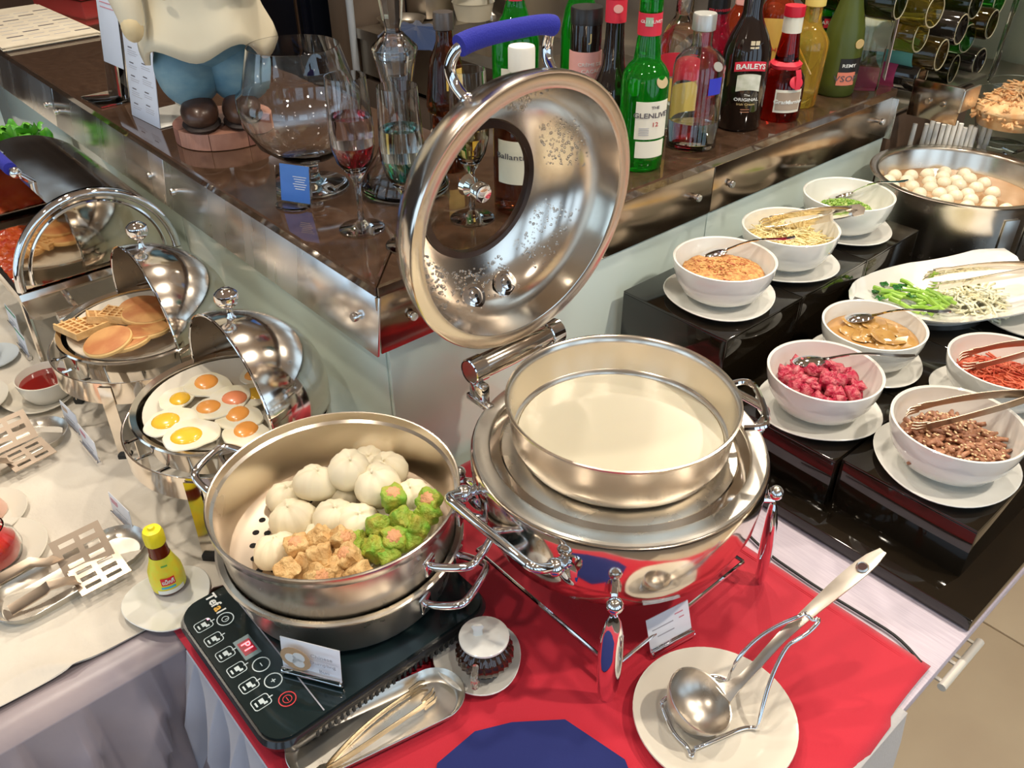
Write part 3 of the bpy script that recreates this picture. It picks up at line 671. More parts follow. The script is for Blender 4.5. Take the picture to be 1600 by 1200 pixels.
def tongs(a, b, label, spread=.012, w_=.016, m=DSTEEL, claw=True, up=(0, 0, 1), flat=True, L=None, gap=.03, group=None, roll=.28):
    """serving tongs: claws at a, joined end at b"""
    a = Vector(a); b = Vector(b); L = (b - a).length; t = thing('serving_tongs', label, 'tongs'); aim(t, a, b, up); t.matrix_world = t.matrix_world @ Matrix.Rotation(roll, 4, 'X')
    for s in (-1, 1):
        pts = [(L * k, s * (gap / 2 * (1 - k) ** .8 * 1.0 + .004 * (1 - (2 * k - 1) ** 2)), .004 * math.sin(PI * k) * 1) for k in [i / 12 for i in range(13)]]
        arm = MB().strip(pts, [w_ * (.9 if i < 2 else .65 + .35 * min(1, i / 12)) for i in range(13)], .0012, up=(0, s * 1., .001), cup=.12).build('arm', m, t)
        if claw:
            mb = MB()
            for kx in (-1, 0, 1): mb.strip([(.004, s * gap / 2, kx * .006), (-.012, s * gap / 2 - s * .001, kx * .0075), (-.018, s * (gap / 2 - .005), kx * .008)], [.006, .005, .002], .0012, up=(0, s, .001))
            mb.build('claw', m, arm)
    MB().strip([(L - .003, -.001, 0), (L + .006, -.0065, 0), (L + .013, -.006, 0), (L + .016, 0, 0), (L + .013, .006, 0), (L + .006, .0065, 0), (L - .003, .001, 0)], w_ * 1.05, .0012, up=(0, 0, 1)).warp(lambda v: v).build('spring_end', m, t)
    return t
GOLDS = mat('champagne_steel', (.74, .62, .45), .25, 1.)
tongs(at(655, 1090, .020), at(512, 1200, .012), 'slim champagne steel tongs with serrated tips in the long tray', gap=.028, w_=.009, m=GOLDS, roll=.25)
# soy jar on its saucer
def saucer(px, py, z, R, label, m=CHINA, tri=.045, ph=0., cat='saucer', rise=.012, group=None):
    q = at(px, py, z + .008); o = MB().lathe([(0, .003), (.50, .003), (.56, 0), (.60, 0), (.62, .004), (.85, rise * .6), (1., rise), (1.005, rise + .0012), (.99, rise + .0022), (.84, rise * .6 + .0035), (.58, .0065), (.5, .0055), (0, .0055)], 48, fr=lambda a: R * (1 + tri * math.cos(3 * a + ph)))
    # profile radii are fractions of R, heights absolute
    ob = o.build('saucer', m, loc=(q.x, q.y, z)); tag(ob, label, cat, group); return ob
saucer(748, 1030, .006, .058, 'white rounded saucer under the soy sauce jar', ph=1.0)
q = at(758, 1040, .012)
j = thing('sauce_jar', 'ribbed glass jar of dark soy sauce with a white lid on a saucer', 'jar', (q.x, q.y, .0125), face(q.x, q.y))
JG = mat('dark_soy_glass', (.045, .016, .008), .06, 0, .2, 1.45, coat=.6)
rib = lambda a: 1 + .025 * math.cos(28 * a)
MB().lathe([(0, 0), (.022, 0), (.024, .003), (.020, .006), (.030, .012), (.0375, .024), (.037, .036), (.030, .046), (.0255, .050), (.0255, .053), (0, .053)], 84, fr=rib).build('jar_body', JG, j)
MB().lathe([(0, .0535), (.0295, .0535), (.0325, .056), (.0325, .059), (.030, .0605), (.014, .0625), (.006, .063), (0, .063)], 40).build('jar_lid', CHINA, j)
MB().lathe([(0, .0), (.0035, .0), (.003, .009), (.0045, .015), (.003, .0185), (0, .019)], 12, (-.004, 0, .0625)).warp(lambda v: Vector((v.x * 1.9, v.y * .7, v.z))).build('lid_grip', CHINA, j)
MB().tube([(-.012, -.033, .043), (-.014, -.046, .043), (-.015, -.052, .034), (-.014, -.050, .024), (-.012, -.044, .017), (-.011, -.036, .015)], [.004, .0042, .0045, .0045, .004, .003], 8).build('jar_handle', mat('jar_glass', (.75, .70, .62), .02, 0, .9, 1.45), j)
# ladle plate, rest and ladle
pc = at(1115, 1122, .015)
o = MB().lathe([(0, .0035), (.055, .0035), (.060, 0), (.064, 0), (.066, .004), (.098, .0145), (.1005, .0165), (.1, .0185), (.097, .0178), (.070, .0075), (.062, .0062), (0, .0062)], 64).build('dinner_plate', CREAM, loc=(pc.x, pc.y, .006)); tag(o, 'round cream plate under the ladle and its wire rest', 'plate')
rest = thing('ladle_rest', 'bent chrome wire ladle rest standing on the cream plate', 'ladle rest', (pc.x, pc.y, .0125))
def W(px, py, z): q = at(px, py, z); return (q.x - pc.x, q.y - pc.y, z - .0125)
mb = MB(); r = .0027
mb.tube([W(1098, 1060, .016), W(1118, 1057, .016), W(1134, 1063, .016), W(1138, 1064, .022), W(1142, 1050, .045), W(1155, 1025, .07), W(1185, 995, .092), W(1215, 977, .108), W(1247, 964, .124), W(1258, 958, .128)], r, 8)
mb.tube([W(1085, 1170, .016), W(1120, 1155, .016), W(1158, 1138, .016), W(1178, 1136, .016), W(1184, 1140, .018), W(1190, 1110, .040), W(1204, 1060, .068), W(1228, 1010, .098), W(1245, 1000, .106), W(1262, 990, .114), W(1280, 972, .124), W(1278, 966, .126)], r, 8)
mb.tube([W(1258, 958, .128), W(1266, 966, .122), W(1272, 970, .122), W(1278, 966, .126)], r, 8)
mb.tube([W(1033, 1098, .03), W(1040, 1120, .020), W(1055, 1150, .016), W(1076, 1168, .016), W(1080, 1186, .0155), W(1084, 1172, .016)], r, 8)
mb.tube([W(1098, 1060, .016), W(1070, 1066, .016), W(1050, 1082, .02), W(1033, 1098, .03)], r, 8)
mb.build('bent_wire', CHROME, rest, ang=180)
lh = at(1090, 1098, .047); tip = at(1380, 862, .165)
LADM = mat('ladle_steel', (.58, .53, .47), .3, 1., rvar=(20, .25, .36))
lad = thing('soup_ladle', 'large steel soup ladle resting across the wire stand', 'ladle', lh)
dirv = (tip - lh); hor = Vector((dirv.x, dirv.y, 0)).normalized()
Rl = Matrix.Rotation(math.atan2(hor.y, hor.x), 3, 'Z') @ Matrix.Rotation(math.radians(20), 3, 'Y') @ Matrix.Rotation(math.radians(16), 3, 'X')
mb = MB(); mb.lathe([(0, -.030), (.018, -.0275), (.032, -.019), (.0405, -.004), (.0425, .006), (.0435, .0068), (.0432, .0078), (.0415, .0072), (.039, -.003), (.031, -.0172), (.017, -.0256), (0, -.028)], 40, R=Rl); mb.build('ladle_bowl', LADM, lad)
e0 = Rl @ Vector((.0405, 0, .003)); tl = tip - lh; pts = []
for i in range(15):
    k = i / 14; p = e0.lerp(tl, k); p = p + Vector((0, 0, .010 * math.sin(PI * k) - .016 * math.sin(PI * min(1, k * 3)) * (1 - k))); pts.append(p)
wds = [.030, .018, .013, .0125, .013, .0135, .014, .015, .017, .019, .021, .022, .022, .019, .010]
MB().strip(pts, wds, .0022, cup=.09).build('ladle_handle', LADM, lad)
n_ = Vector((0, 0, 1)); hp = pts[12] + Vector((0, 0, .0052)); 
MB().lathe([(.0062, -.0012), (.0080, -.0006), (.0062, .0016), (.0050, .0), (.0062, -.0012)], 16, hp, R=Matrix.Rotation(math.atan2(hor.y, hor.x), 3, 'Z') @ Matrix.Rotation(math.radians(-22), 3, 'Y')).build('hole_rim', SATIN, lad)
MB().lathe([(0, -.0006), (.0055, -.0006), (.0055, .0004), (0, .0004)], 14, hp, R=Matrix.Rotation(math.atan2(hor.y, hor.x), 3, 'Z') @ Matrix.Rotation(math.radians(-22), 3, 'Y')).build('hanging_hole', mat('hole_shadow', (.05, .02, .02), .8), lad)
# mains cable behind the chafer
MB().tube([at(905, 520, .03), at(925, 512, .02), at(930, 500, .05), at(937, 493, .06), at(958, 491, .06), at(967, 502, .045), at(963, 515, .02), at(985, 505, .012), at(1010, 530, .012)], .004, 8).build('mains_cable', RUBBER).name = 'mains_cable'
tag(bpy.data.objects['mains_cable'], 'black mains cable looping between the soup chafer and the black riser', 'cable')

o = MB().tube([at(1150, 815, .006), at(1195, 862, .004), at(1250, 900, .004), at(1290, 926, .004), at(1350, 962, .004), at(1405, 996, .004), at(1440, 1036, .004)], .0022, 8).build('thin_cord', RUBBER); tag(o, 'thin black cord running along the far hem of the red cloth', 'cord')
# ------------------------------------------------------------------ black glass board and risers
PB = .024; PV0 = at(1350, 869, PB).y; PV1 = 2.72
o = MB().bbox(((BU + UE) / 2 + .004, (PV0 + PV1) / 2, PB / 2 + .0008), (UE - BU - .012, PV1 - PV0, PB - .0016), .002).build('glass_board', BLACKG); tag(o, 'long glossy black glass board lying on the woodgrain sideboard', 'board')
def riser(x0, x1, y0, y1, z1, label, group):
    t = thing('riser_box', label, 'riser', ((x0 + x1) / 2, (y0 + y1) / 2, PB), group=group); w_, d, h = x1 - x0, y1 - y0, z1 - PB; th = .005
    MB().bbox((0, 0, h - th / 2), (w_, d, th), .0012).build('top_panel', BLACKG, t)
    for s in (-1, 1):
        MB().bbox((0, s * (d / 2 - th / 2), (h - th) / 2), (w_, th, h - th), .0008).build('side_panel', BLACKG, t)
        MB().bbox((s * (w_ / 2 - th / 2), 0, (h - th) / 2), (th, d - 2 * th, h - th), .0008).build('side_panel', BLACKG, t)
RZ2, RZ1 = .198, .115
bx0, bx1 = at(975, 454, RZ2).x, at(1135, 532, RZ2).x
vs_ = [at(1135, 532, RZ2).y, at(1254, 464, RZ2).y, at(1351, 405, RZ2).y, at(1435, 359, RZ2).y]
bx0 = max(bx0, BU + .008)
for i, nm in enumerate(('under the fried garlic bowl', 'under the shredded bean sprout bowl', 'under the spring onion bowl')):
    riser(bx0, bx1, vs_[i] + .0008, vs_[i + 1] - .0008, RZ2, 'tall black glass riser box ' + nm, 'tall black risers')
fa, fb, fc = bx1 + .004, at(1300, 725, RZ1).x, at(1527, 832, RZ1).x
fv = at(1317, 717, RZ1).y - .0015
fa = fb - .215
rows = [fv, fv + .215, fv + .43, fv + .645]
nmA = ['under the pink pickle bowl', 'under the pickled ginger bowl', 'under the green leaf end of the boat dish']; nmB = ['under the fried pork bowl', 'under the red shrimp bowl', 'under the right end of the boat dish']
for i in range(3):
    riser(fa, fb, rows[i] - (.012 if i == 0 else 0), rows[i + 1] - .0015, RZ1, 'low black glass riser box ' + nmA[i], 'low black risers')
    riser(fb + .004, fc, rows[i], rows[i + 1] - .0015, RZ1, 'low black glass riser box ' + nmB[i], 'low black risers')

# ------------------------------------------------------------------ condiment bowls
bowl_prof = lambda R, H: [(0, .003), (R * .40, .003), (R * .43, 0), (R * .47, 0), (R * .50, .004), (R * .58, .007), (R * .78, H * .25), (R * .915, H * .52), (R * .985, H * .82), (R, H * .985), (R * 1.0, H), (R * .975, H * 1.012), (R * .950, H * .985), (R * .935, H * .82), (R * .865, H * .52), (R * .74, H * .27), (R * .52, .014), (0, .010)]
BW = .0905; BH = .078
bowl_me = MB().lathe(bowl_prof(BW, BH), 64).mesh('serving_bowl', CHINA)
sau_me = MB().lathe([(0, .003), (.50, .003), (.56, 0), (.60, 0), (.62, .004), (.85, .008), (1., .0135), (1.005, .015), (.99, .016), (.84, .0115), (.58, .0065), (.5, .0055), (0, .0055)], 56, fr=lambda a: .099 * (1 + .035 * math.cos(3 * a + 2.1))).mesh('saucer', CHINA)
def bowlset(px, py, zr, what, food, s=1.0, sa=0.):
    """bowl whose rim centre shows at (px, py); returns the bowl's centre"""
    q = at(px, py, zr + .0062 + BH * s)
    a = link('saucer', sau_me, None, (q.x, q.y, zr + .0005), sa); tag(a, 'rounded white saucer under the bowl of ' + food, 'saucer', 'saucers under the condiment bowls'); a.scale = (s, s, 1)
    b = link('serving_bowl', bowl_me, None, (q.x, q.y, zr + .0062)); b.scale = (s,) * 3; tag(b, 'white china bowl holding ' + food, 'bowl', 'condiment bowls'); return Vector((q.x, q.y, zr + .0062)), s
def mound(c, s, h0, rise, m, label, cat, rr=None, seed=1, name='food_mound', rough_=.004, off=(0, 0)):
    """lumpy bed of food that fills the bowl up to h0 with a hump"""
    rs = random.Random(seed); R = (rr or BW * .80) * s; mb = MB(); n = 40; prof = [(0, rise), (R * .3, rise * .93), (R * .55, rise * .72), (R * .78, rise * .38), (R * .93, rise * .1), (R, 0), (R * .8, -.016), (0, -.020)]
    mb.lathe(prof, n); sd_ = rs.uniform(0, 50)
    def wf(v):
        k = max(0, 1 - math.hypot(v.x, v.y) / R)
        return Vector((v.x, v.y, v.z + (mnoise.noise(Vector((v.x * 60, v.y * 60, sd_))) * rough_ if v.z > -.01 else 0))) + Vector((off[0] * k, off[1] * k, 0))
    o = mb.warp(wf).build(name, m, ang=180, loc=(c.x, c.y, c.z + h0)); return o
def hgt(x, y, R, rise): return rise * max(0, 1 - (math.hypot(x, y) / R) ** 1.7)
def scatter(c, s, h0, rise, n, piece, seed, rr=None):
    rs = random.Random(seed); R = (rr or BW * .74) * s; out = []
    for i in range(n):
        a = rs.uniform(0, 2 * PI); r = R * math.sqrt(rs.random()); x, y = r * math.cos(a), r * math.sin(a); out.append((c.x + x, c.y + y, c.z + h0 + hgt(x, y, R, rise), rs))
    return out
def strands(name, label, cat, c, s, h0, rise, n, L, r, m, seed, rr=None, curl=.4, parent=None, flat=.25):
    mb = MB()
    for x, y, z, rs in scatter(c, s, h0, rise, n, None, seed, rr):
        a = rs.uniform(0, 6.3); l = L * rs.uniform(.6, 1.2); p = Vector((x, y, z)); pts = []; d = a; sl = rs.uniform(-flat, flat)
        for k in range(5):
            pts.append(p.copy()); p = p + Vector((math.cos(d), math.sin(d), sl)) * (l / 4); d += rs.uniform(-curl, curl); sl -= rs.uniform(0, .25)
        mb.tube([q - (pts[2] - Vector((x, y, z))) for q in pts], r * rs.uniform(.7, 1.2), 5, sm=0)
    if parent: mb.warp(lambda v: v - parent.location)
    o = mb.build(name, m, parent, ang=180); 
    if label: tag(o, label, cat, kind='stuff')
    else: o['kind'] = 'stuff'
    return o
def spoon(a, b, label, m=CHROME, L=None, hw_=.017, face_dn=False):
    a = Vector(a); b = Vector(b); L = (b - a).length; t = thing('table_spoon', label, 'spoon'); aim(t, a, b)
    MB().ball((.004, 0, .002), 1, 16, 10, (.026, hw_, .0055)).build('spoon_bowl', m, t)
    pts = []
    for i in range(13):
        k = i / 12; pts.append((.024 + (L - .024) * k, 0, .003 + .010 * math.sin(PI * min(1, k * 1.15)) ** 1.2 * (1 - .4 * k)))
    MB().strip(pts, [.010, .006, .005, .005, .005, .0055, .006, .0065, .0075, .0085, .0095, .010, .007], .0014).build('spoon_handle', m, t); return t
# fried garlic
GARL = mat('fried_garlic', (.40, .16, .05), .6, var=(120, (.66, .38, .13)), bump=(160, .6))
c, s = bowlset(1133, 403, RZ2, '', 'fried garlic flakes', 1.0)
mound(c, s, .052, .010, GARL, '', '', seed=2).name = 'garlic_bed'; o = bpy.data.objects['garlic_bed']; tag(o, 'golden fried garlic flakes heaped in the white bowl', 'garlic', kind='stuff')
mb = MB()
for x, y, z, rs in scatter(c, s, .0525, .011, 520, None, 3): mb.box((x, y, z), (rs.uniform(.002, .005), rs.uniform(.0015, .003), .0012), R=Matrix.Rotation(rs.uniform(0, 6), 3, 'Z') @ Matrix.Rotation(rs.uniform(-.6, .6), 3, 'X'))
mb.warp(lambda v: v - o.location); mb.build('flake_pieces', mat('garlic_flake', (.70, .42, .14), .55, var=(90, (.34, .06, .02))), o)['kind'] = 'stuff'
spoon(at(1112, 398, RZ2 + .062), at(1243, 373, RZ2 + .105), 'steel spoon lying in the fried garlic bowl')
# bean sprouts shredded
c, s = bowlset(1236, 353, RZ2, '', 'pale shredded bean sprouts', 1.0, 1.0)
SPR = mat('bean_sprout', (.70, .54, .22), .45, var=(40, (.80, .70, .40)))
o = mound(c, s, .048, .016, SPR, '', '', seed=5); o.name = 'sprout_bed'; tag(o, 'pale yellow shredded bean sprouts piled in the second bowl', 'bean sprouts', kind='stuff')
strands('sprout_strands', None, None, c, s, .050, .018, 260, .045, .0013, SPR, 6, parent=o)
tongs(at(1205, 352, RZ2 + .075), at(1330, 330, RZ2 + .105), 'steel tongs laid across the bean sprout bowl', w_=.02, gap=.026, m=STEEL)
# spring onion
c, s = bowlset(1327, 302, RZ2, '', 'chopped spring onion', 1.0, .5)
ONI = mat('spring_onion', (.12, .30, .03), .4, var=(90, (.35, .50, .10)))
o = mound(c, s, .040, .012, mat('spring_onion_bed', (.30, .42, .10), .5, var=(150, (.55, .6, .25)), bump=(160, .5)), '', '', rr=BW * .62, seed=8); o.name = 'spring_onion_bed'; tag(o, 'chopped green spring onion in the farthest white bowl', 'spring onion', kind='stuff')
mb = MB()
for x, y, z, rs in scatter(c, s, .042, .013, 240, None, 9, BW * .6): mb.lathe([(.0018, 0), (.003, 0), (.003, .0025), (.0018, .0025), (.0018, 0)], 7, (x, y, z), R=Matrix.Rotation(rs.uniform(-1.3, 1.3), 3, 'X') @ Matrix.Rotation(rs.uniform(-1.3, 1.3), 3, 'Y'))
mb.warp(lambda v: v - o.location); mb.build('onion_rings', ONI, o)['kind'] = 'stuff'
spoon(at(1312, 306, RZ2 + .05), at(1420, 284, RZ2 + .10), 'steel spoon in the spring onion bowl touching the stock pot rim')
# pickled ginger
c, s = bowlset(1367, 506, RZ1, '', 'brown pickled slices in syrup', .97, .3)
LIQ = mat('amber_syrup', (.42, .22, .07), .05, coat=.8, var=(14, (.50, .30, .12)))
o = MB().lathe([(0, .050), (BW * .86, .050), (BW * .84, .044), (0, .040)], 40).build('syrup', LIQ, loc=(c.x, c.y, c.z)); tag(o, 'amber syrup around the pickled slices', 'syrup', kind='stuff')
SLC = mat('pickled_slice', (.46, .27, .08), .25, coat=.5, var=(40, (.36, .19, .05)), sss=.1)
sl_me = MB().lathe([(0, 0), (.85, 0), (1., .001), (.9, .0026), (0, .003)], 18, fr=lambda a: .019 * (1 + .12 * math.sin(2 * a) + .06 * math.sin(5 * a))).mesh('pickled_slice', SLC)
rs = random.Random(12)
for i in range(22):
    a = rs.uniform(0, 6.28); r = .055 * math.sqrt(rs.random()); b = link('pickled_slice', sl_me, None, (c.x + .008 + r * math.cos(a), c.y + .004 + r * math.sin(a), c.z + .0475 + .006 * rs.random() + .004 * (1 - r / .055))); b.rotation_euler = (rs.uniform(-.35, .35), rs.uniform(-.35, .35), a); tag(b, 'thin brown pickled slice in the amber syrup bowl', 'pickle', 'pickled slices in syrup')
spoon(at(1338, 498, RZ1 + .065), at(1486, 489, RZ1 + .10), 'steel spoon resting in the pickled slices bowl')
# pink pickle
c, s = bowlset(1290, 577, RZ1, '', 'crimson pink pickled chunks', 1.0, .9)
PNK = mat('crimson_pickle', (.42, .012, .05), .35, var=(70, (.68, .20, .22), None, .45, .68), bump=(120, .8))
o = mound(c, s, .040, .012, PNK, '', '', rr=BW * .72, seed=14, rough_=.006); o.name = 'pickle_juice_bed'; tag(o, 'crushed crimson pickle filling the bottom of the pink bowl', 'pickle', kind='stuff')
def chunk(seed, r, m, nm):
    rs = random.Random(seed); bm = bmesh.new(); bmesh.ops.create_icosphere(bm, subdivisions=2, radius=r); k = [rs.uniform(.6, 1.2) for _ in range(3)]; sd_ = rs.uniform(0, 90)
    for v in bm.verts: v.co = Vector((v.co.x * k[0], v.co.y * k[1], v.co.z * k[2])) * (1 + .75 * mnoise.noise(v.co * (1.9 / r) + Vector((sd_, 0, 0))))
    me = bpy.data.meshes.new(nm); bm.to_mesh(me); bm.free(); me.materials.append(m); me.shade_smooth(); return me
CM = [chunk(i, .0125, PNK, 'pickle_chunk') for i in range(5)]
rs = random.Random(15)
for i in range(46):
    a = rs.uniform(0, 6.28); r = .060 * math.sqrt(rs.random()); b = link('pickle_chunk', CM[i % 5], None, (c.x + r * math.cos(a), c.y + r * math.sin(a), c.z + .046 + hgt(r, 0, .07, .020))); b.rotation_euler = (rs.uniform(0, 6), rs.uniform(0, 6), a); tag(b, 'crimson pickled chunk heaped in the pink stained bowl', 'pickle', 'crimson pickled chunks')
spoon(at(1260, 566, RZ1 + .075), at(1430, 559, RZ1 + .10), 'steel spoon lying in the crimson pickle bowl')
# red shrimp
c, s = bowlset(1572, 563, RZ1, '', 'red chilli shreds', .97, 0)
CHI = mat('red_chilli', (.48, .05, .02), .4, var=(60, (.66, .16, .08)), coat=.3)
o = mound(c, s, .040, .010, CHI, '', '', seed=17); o.name = 'chilli_bed'; tag(o, 'red chilli shreds in the bowl at the right edge', 'chilli', kind='stuff')
strands('chilli_strands', None, None, c, s, .042, .014, 200, .03, .0016, CHI, 18, parent=o, curl=.7)
tongs(at(1520, 562, RZ1 + .070), at(1640, 538, RZ1 + .105), 'copper toned tongs in the red chilli bowl', w_=.018, gap=.026, m=DSTEEL)
# fried pork
c, s = bowlset(1499, 659, RZ1, '', 'fried brown pork strips', 1.04, 1.6)
PRK = mat('fried_pork', (.25, .095, .05), .45, var=(60, (.46, .23, .13)), coat=.25, bump=(90, .4))
o = mound(c, s, .038, .014, PRK, '', '', seed=20, rough_=.006); o.name = 'pork_bed'; tag(o, 'fried brown pork strips with sesame in the nearest bowl', 'fried pork', kind='stuff')
strands('pork_strips', None, None, c, s, .042, .018, 170, .028, .0036, PRK, 21, parent=o, curl=.5)
SES = mat('sesame_seed', (.80, .58, .34), .5); mb = MB()
for x, y, z, rs in scatter(c, s, .0475, .018, 170, None, 22): mb.ball((x, y, z), .0014, 5, 4, (1.6, 1, .7))
mb.warp(lambda v: v - o.location); mb.build('sesame_seeds', SES, o)['kind'] = 'stuff'
tongs(at(1440, 652, RZ1 + .078), at(1610, 618, RZ1 + .110), 'copper toned tongs with clawed tips over the fried pork bowl', w_=.02, gap=.03, m=DSTEEL)

# boat shaped dish with greens and sprouts
bd = at(1478, 452, RZ1 + .045); ang = math.atan2(*(at(1600, 425, RZ1 + .05) - at(1350, 455, RZ1 + .05)).yx)
dish = thing('boat_dish', 'large white boat shaped dish of green stems and sprouts', 'dish', (bd.x, bd.y, RZ1), ang)
mb = MB(); L_, W_ = .41, .235; nu, nv = 30, 18
def dz(a, b): return .006 + .044 * min(1.15, .85 * abs(a) ** 2.4 + .8 * abs(b) ** 2.4 * (1 - .5 * max(0, -a)))
def sh(a, b):
    wv = max(.10, (1 - max(0, -a) ** 2.1) ** .75) * (1 - .10 * max(0, a) ** 3); return Vector((a * L_ / 2, b * W_ / 2 * wv, 0))
top = lambda i, j: sh(2 * i - 1, 2 * j - 1) + Vector((0, 0, dz(2 * i - 1, 2 * j - 1) + .004))
bot = lambda i, j: sh(2 * i - 1, 2 * j - 1) * .995 + Vector((0, 0, dz(2 * i - 1, 2 * j - 1)))
mb.grid(top, nu, nv); mb.grid(bot, nu, nv); n1 = (nu + 1) * (nv + 1); edge = [i for i in range(nu + 1)] + [(j + 1) * (nu + 1) - 1 for j in range(1, nv + 1)] + [nv * (nu + 1) + i for i in range(nu - 1, -1, -1)] + [j * (nu + 1) for j in range(nv - 1, 0, -1)]
mb.f += [(edge[k], edge[(k + 1) % len(edge)], edge[(k + 1) % len(edge)] + n1, edge[k] + n1) for k in range(len(edge))]
mb.build('dish_body', CHINA, dish, ang=70)
MB().lathe([(.055, .0), (.062, 0), (.066, .012), (.055, .012), (.055, 0)], 32).warp(lambda v: Vector((v.x * 1.5, v.y, v.z))).build('foot_ring', CHINA, dish)
GST = mat('green_stem', (.20, .42, .03), .35, var=(30, (.38, .58, .10)), coat=.3); GLF = mat('dark_green_leaf', (.03, .17, .03), .4, coat=.3)
rs = random.Random(31)
for i in range(30):
    px, py = rs.uniform(1385, 1470), rs.uniform(445, 488); py = 448 + (px - 1385) * .25 + rs.uniform(-6, 24); q = at(px, py, RZ1 + .03); a = ang + rs.uniform(-1.3, .4) - .2
    t = thing('green_stem', 'cut green vegetable stem heaped on the boat dish', 'vegetable', (q.x, q.y, RZ1 + .026 + rs.random() * .016), a, group='cut green stems'); t.rotation_euler = (0, rs.uniform(-.25, .25), a)
    l = rs.uniform(.022, .040); MB().tube([(-l, 0, 0), (-l * .3, .001, .002), (l * .4, -.001, .001), (l, .001, 0)], [.0045, .0042, .004, .0036], 8).build('stem', GST, t)
    if i % 3 == 0:
        MB().grid(lambda a_, b_: Vector((-l - .004 - .014 * a_ + .003 * math.sin(b_ * 9), (b_ - .5) * .018 * (1 - .4 * a_), .003 * math.sin(a_ * 7 + b_ * 5))), 5, 5).build('leaf', GLF, t)
sc2 = at(1525, 462, RZ1 + .03); strands('bean_sprout_heap', 'pale bean sprouts beside the green stems on the boat dish', 'bean sprouts', Vector((sc2.x, sc2.y, RZ1)), 1, .018, .026, 190, .05, .0023, mat('raw_sprout', (.74, .68, .42), .4, var=(30, (.88, .88, .72))), 33, rr=.062, curl=.6)
tongs(at(1462, 437, RZ1 + .075), at(1625, 418, RZ1 + .095), 'wide steel tongs resting over the boat dish', w_=.024, gap=.03, m=STEEL)
pq = at(1612, 492, RZ1 + .01)
o = MB().lathe([(0, .003), (.06, .003), (.064, 0), (.07, .003), (.1, .012), (.1, .014), (.066, .007), (0, .006)], 40).build('side_plate', CHINA, loc=(pq.x, pq.y, RZ1 + .0005)); tag(o, 'white plate cut off by the right edge behind the chilli bowl', 'plate')

# stock pot with fish balls
spq = at(1497, 272, .262); SPX, SPY = -.712, 1.945
sp = thing('stock_pot', 'wide steel stock pot of broth with white fish balls', 'pot', (SPX, SPY, PB + .0005))
MB().lathe([(0, 0), (.165, 0), (.173, .005), (.1755, .016), (.1760, .215), (.1785, .2265), (.193, .231), (.1945, .2345), (.191, .2360), (.176, .2325), (.1720, .226), (.1715, .02), (.165, .006), (0, .005)], 64).build('pot_body', BRUSH, sp)
a = math.atan2(-.35, .55)
for dd in (-2.35, -2.35 + PI):
    mb = MB(); Rm = Matrix.Rotation(dd, 3, 'Z'); mb.tube([(.174, -.05, .185), (.205, -.052, .188), (.226, -.04, .192), (.229, 0, .193), (.226, .04, .192), (.205, .052, .188), (.174, .05, .185)], .008, 10); mb.warp(lambda v: Rm @ v); mb.build('pot_handle', CHROME, sp)
a = -.35
for dx in (-.15, .2): MB().bbox((.1775 * math.cos(a + dx), .1775 * math.sin(a + dx), .14), (.003, .034, .12), .0008, rz=a + dx).build('heat_shield', SATIN, sp)
MB().lathe([(0, .184), (.171, .184), (.171, .178), (0, .176)], 48).build('broth', mat('brown_broth', (.34, .19, .09), .08, coat=.6, var=(10, (.42, .26, .14))), sp)
FB = MB().ball((0, 0, 0), .0162, 18, 12).mesh('fish_ball', mat('fish_ball', (.80, .74, .58), .35, coat=.3, var=(20, (.74, .66, .48))))
rs = random.Random(41); done = []; tries = 0
while len(done) < 46 and tries < 6000:
    tries += 1
    a = rs.uniform(0, 6.28); r = .152 * math.sqrt(rs.random()); x, y = r * math.cos(a), r * math.sin(a)
    if .75 * x + .66 * y > .085: continue
    if all((x - p) ** 2 + (y - q) ** 2 >.0318 ** 2 for p, q in done):
        done.append((x, y)); b = link('fish_ball', FB, None, (SPX + x, SPY + y, PB + .1830 + rs.uniform(0, .004))); tag(b, 'white fish ball floating in the stock pot broth', 'fish ball', 'fish balls in the stock pot')
